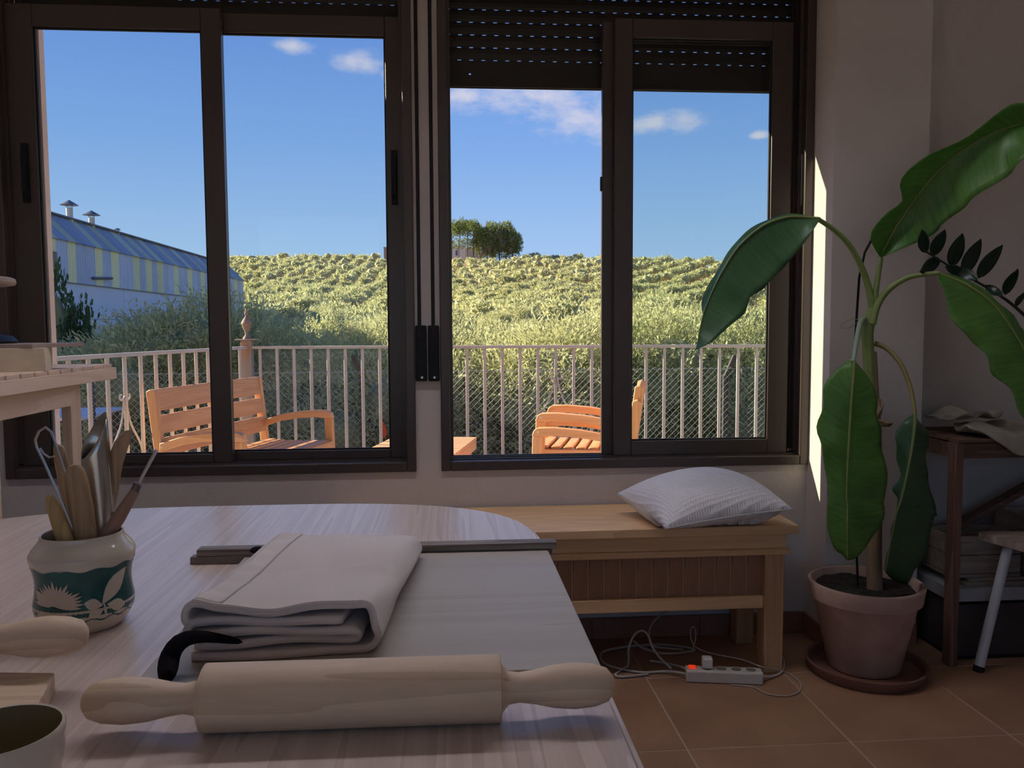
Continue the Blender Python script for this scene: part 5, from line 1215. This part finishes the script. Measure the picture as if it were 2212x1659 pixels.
y = 17.0; row = 0
while y < 292:
    xs_ = np.arange(-.62*y-12, .40*y+8, SPC*(1.12 if y > 95 else 1.0 if y > 60 else .92))
    for x in xs_:
        xx = x + (row % 2)*0 + random.uniform(-.45, .45) + .10*y; yy = y + random.uniform(-.45, .45)
        if xx < BX+1.6 and yy < Y_END+3: continue
        d = (Vector((xx, yy, gz(xx, yy)+1.5))-Vector((0,0,EYE))); px = CX+F_PX*d.dot(RT)/d.dot(FW)
        if px < 60 or px > 1760: continue
        if 255 < yy < 292 and (960 < px < 1125 or 820 < px < 855): continue
        pts.append((xx, yy))
    y += SPC*1.12 if y > 95 else SPC if y > 60 else SPC*.9; row += 1
pts.sort(key=lambda p: p[0]**2+p[1]**2)
NI = 288
for i, (x, y) in enumerate(pts[:NI]):
    s = random.uniform(.88, 1.12)
    d = (Vector((x, y, gz(x, y)+1.5))-Vector((0,0,EYE))); px = CX+F_PX*d.dot(RT)/d.dot(FW)
    pane = 'in the leftmost pane' if px < 450 else 'in the second pane' if px < 850 else 'about the window pier' if px < 965 else 'in the third pane' if px < 1340 else 'in the rightmost pane'
    zone = 'olive tree in the rows past the fence' if y < 30 else 'olive tree of the valley grove' if y < 70 else 'small olive tree at the hill foot' if y < 120 else 'tiny olive tree on the hill slope'
    lb = zone+' seen '+pane; gr = lb.replace('olive tree', 'olive trees')
    plant_tree((mid if y < 62 else far)[i % 2], x, y, s*(1.0 if y < 62 else 1.02), lb, grp=gr)
rest = pts[NI:]
Q = []; core = MB()
for (x, y) in rest:
    A, f = far_me[random.randrange(2)]; s = random.uniform(.85, 1.15); a = random.uniform(0, 6.28); ca_, sa_ = math.cos(a), math.sin(a)
    k_ = 520 if y < 230 else 400; idx = rng.choice(len(A), k_, replace=False); B = A[idx]*s
    cen_ = B.mean(1, keepdims=True); B = cen_+(B-cen_)*1.5
    X = B[..., 0]*ca_-B[..., 1]*sa_+x; Y_ = B[..., 0]*sa_+B[..., 1]*ca_+y
    Q.append(np.stack([X, Y_, B[..., 2]+gz(x, y)], -1))
    
    for j in range(5):
        a2 = random.uniform(0, 6.28); off = 0 if j == 0 else random.uniform(.7, 1.05)*s; rr = (1.25 if j == 0 else random.uniform(.6, .95))*s
        prof = [(max(.001, rr*math.sin(PI*i/4)), -rr*.85*math.cos(PI*i/4)) for i in range(5)]; core.lathe(prof, 6, (x+off*math.cos(a2), y+off*math.sin(a2), gz(x, y)+(1.75+random.uniform(-.35, .75)*(j > 0))*s))
if Q:
    q = np.concatenate(Q).reshape(-1, 3); nL = len(q)//4
    me = bpy.data.meshes.new('far_olive_grove'); me.vertices.add(len(q)); me.vertices.foreach_set('co', q.astype(np.float32).ravel())
    me.loops.add(nL*4); me.loops.foreach_set('vertex_index', np.arange(nL*4, dtype=np.int32))
    me.polygons.add(nL); me.polygons.foreach_set('loop_start', np.arange(0, nL*4, 4, dtype=np.int32)); me.polygons.foreach_set('loop_total', np.full(nL, 4, np.int32)); me.update(calc_edges=True)
    me.materials.append(olive_leaf); o = bpy.data.objects.new('far_olive_grove', me); COL.objects.link(o)
    tag(o, 'rows of small olive trees covering the top of the hill to the skyline', 'olive grove', kind='stuff')
    core.build('crown_core', olive_lit_core, o, smooth=True)
print('TREES', len(pts), 'rest', len(rest))

# ------------------------------------------------------------------ pines and farmhouse on the crest
pine_bark = mat('pine_bark', (.17,.12,.10), (.24,.18,.15), rough=1, scale=2)
PINES = [(975,272,10.8,2.6,0),(992,268,11.2,2.7,0),(1008,275,11.4,2.8,0),(1024,270,11.0,2.5,0),(1037,276,11.6,2.8,1),(1052,268,11.8,3.2,1),(1066,274,12.2,3.4,1),(1080,268,12.0,3.6,1),(1094,272,11.6,3.6,1),(1107,268,10.2,3.2,1)]
names_ = ['leftmost slender pine of the clump on the crest', 'second slender pine from the left of the crest clump', 'third slender pine from the left of the crest clump', 'fourth slender pine from the left of the crest clump', 'fifth pine from the left where the crest clump thickens', 'sixth pine from the left of the crest clump', 'tallest pine at the top of the crest clump', 'broad dark pine third from the right of the clump', 'broad dark pine second from the right of the clump', 'rightmost dark pine of the clump on the crest']
for i, (px, y, hh, rr, dn) in enumerate(PINES):
    p = at(px, 600, Y=y); g0 = gz(p.x, y)
    top = at(px, {0:476,1:472,2:470,3:474,4:470,5:468,6:464,7:467,8:474,9:486}[i], Y=y).z; hh = top-g0
    r = thing('pine_tree', names_[i], 'pine tree', (p.x, y, g0))
    cz_ = .50 if dn else .24; rzc = hh*cz_
    me, cen, rad = crown_mesh('foliage', 1500 if dn else 560, 5, rr, rzc, .52, .17, 200+i, lumps=18 if dn else 12, stem=.5, zc=hh-rzc*(1.18 if dn else 1.05), lump_r=.45); me.materials.append(pine_leaf)
    o = bpy.data.objects.new('foliage', me); COL.objects.link(o); o.parent = r
    if dn: core_mb(cen, rad, k=.5, rzr=rzc/rr).build('crown_core', mat('pine_shade_%d' % i, (.16,.145,.11), (.22,.19,.14), rough=1, scale=1), r, world=False, smooth=True)
    g = random.Random(i); tb = MB(); tb.tube([(0,0,-.5),(g.uniform(-.3,.3),0,hh*.3),(g.uniform(-.5,.5),0,hh*.6),(0,0,hh*.9)], [.28,.22,.18,.08], 6)
    for k in range(5):
        a = g.uniform(0, 6.28); z_ = hh*g.uniform(.40,.7); tb.tube([(0,0,z_-.5),(rr*.7*math.cos(a), rr*.7*math.sin(a), z_+.4)], [.08,.03], 4)
    tb.build('trunk', pine_bark, r, world=False, smooth=True)
    if not dn:
        me2, _, _ = crown_mesh('lower_foliage', 160, 4, rr*.9, hh*.16, .5, .15, 300+i, lumps=6, stem=.4, zc=hh*.42, lump_r=.4); me2.materials.append(pine_leaf); o2 = bpy.data.objects.new('lower_foliage', me2); COL.objects.link(o2); o2.parent = r
fh = thing('farmhouse', 'small white flat roofed farmhouse below the pines on the crest', 'house', tuple(at(1000, 545, Y=284)))
white_w = mat('white_wall', (.86,.82,.80), rough=.9); hy_ = 284
a, b_ = at(958, 533, Y=hy_), at(1006, 556, Y=hy_); c, d = at(1006, 537, Y=hy_), at(1042, 556, Y=hy_)
MB().box(a.x, b_.x, hy_, hy_+5, b_.z-2, a.z).build('wall', white_w, fh); MB().box(a.x-.1, b_.x+.1, hy_-.1, hy_+5.1, a.z, a.z+.25).build('parapet', mat('parapet', (.40,.33,.29), rough=.9), fh)
MB().box(c.x, d.x, hy_+1, hy_+5, d.z-2, c.z).build('wing', mat('wing_wall', (.62,.57,.56), rough=.9), fh); MB().box(c.x-.1, d.x+.1, hy_+.9, hy_+5.1, c.z, c.z+.4).build('parapet', bpy.data.materials['parapet'], fh)
e, f = at(984, 541, Y=hy_-.05), at(989, 552, Y=hy_-.05); MB().box(e.x, f.x, hy_-.08, hy_, f.z, e.z).build('door', mat('blue_door', (.12,.20,.42), rough=.6), fh)
rb = thing('brick_hut', 'small brick coloured hut on the skyline beside the window pier', 'hut', tuple(at(835, 548, Y=266)))
a, b_ = at(829, 535, Y=266), at(850, 560, Y=266)
MB().box(a.x, b_.x, 266, 269, b_.z-2, a.z).build('wall', mat('brick_wall', (.42,.25,.19), (.48,.30,.24), rough=.9), rb); MB().box(a.x-.1, b_.x+.1, 265.9, 269.1, a.z, a.z+.2).build('roof', mat('hut_roof', (.35,.22,.17), rough=.9), rb)
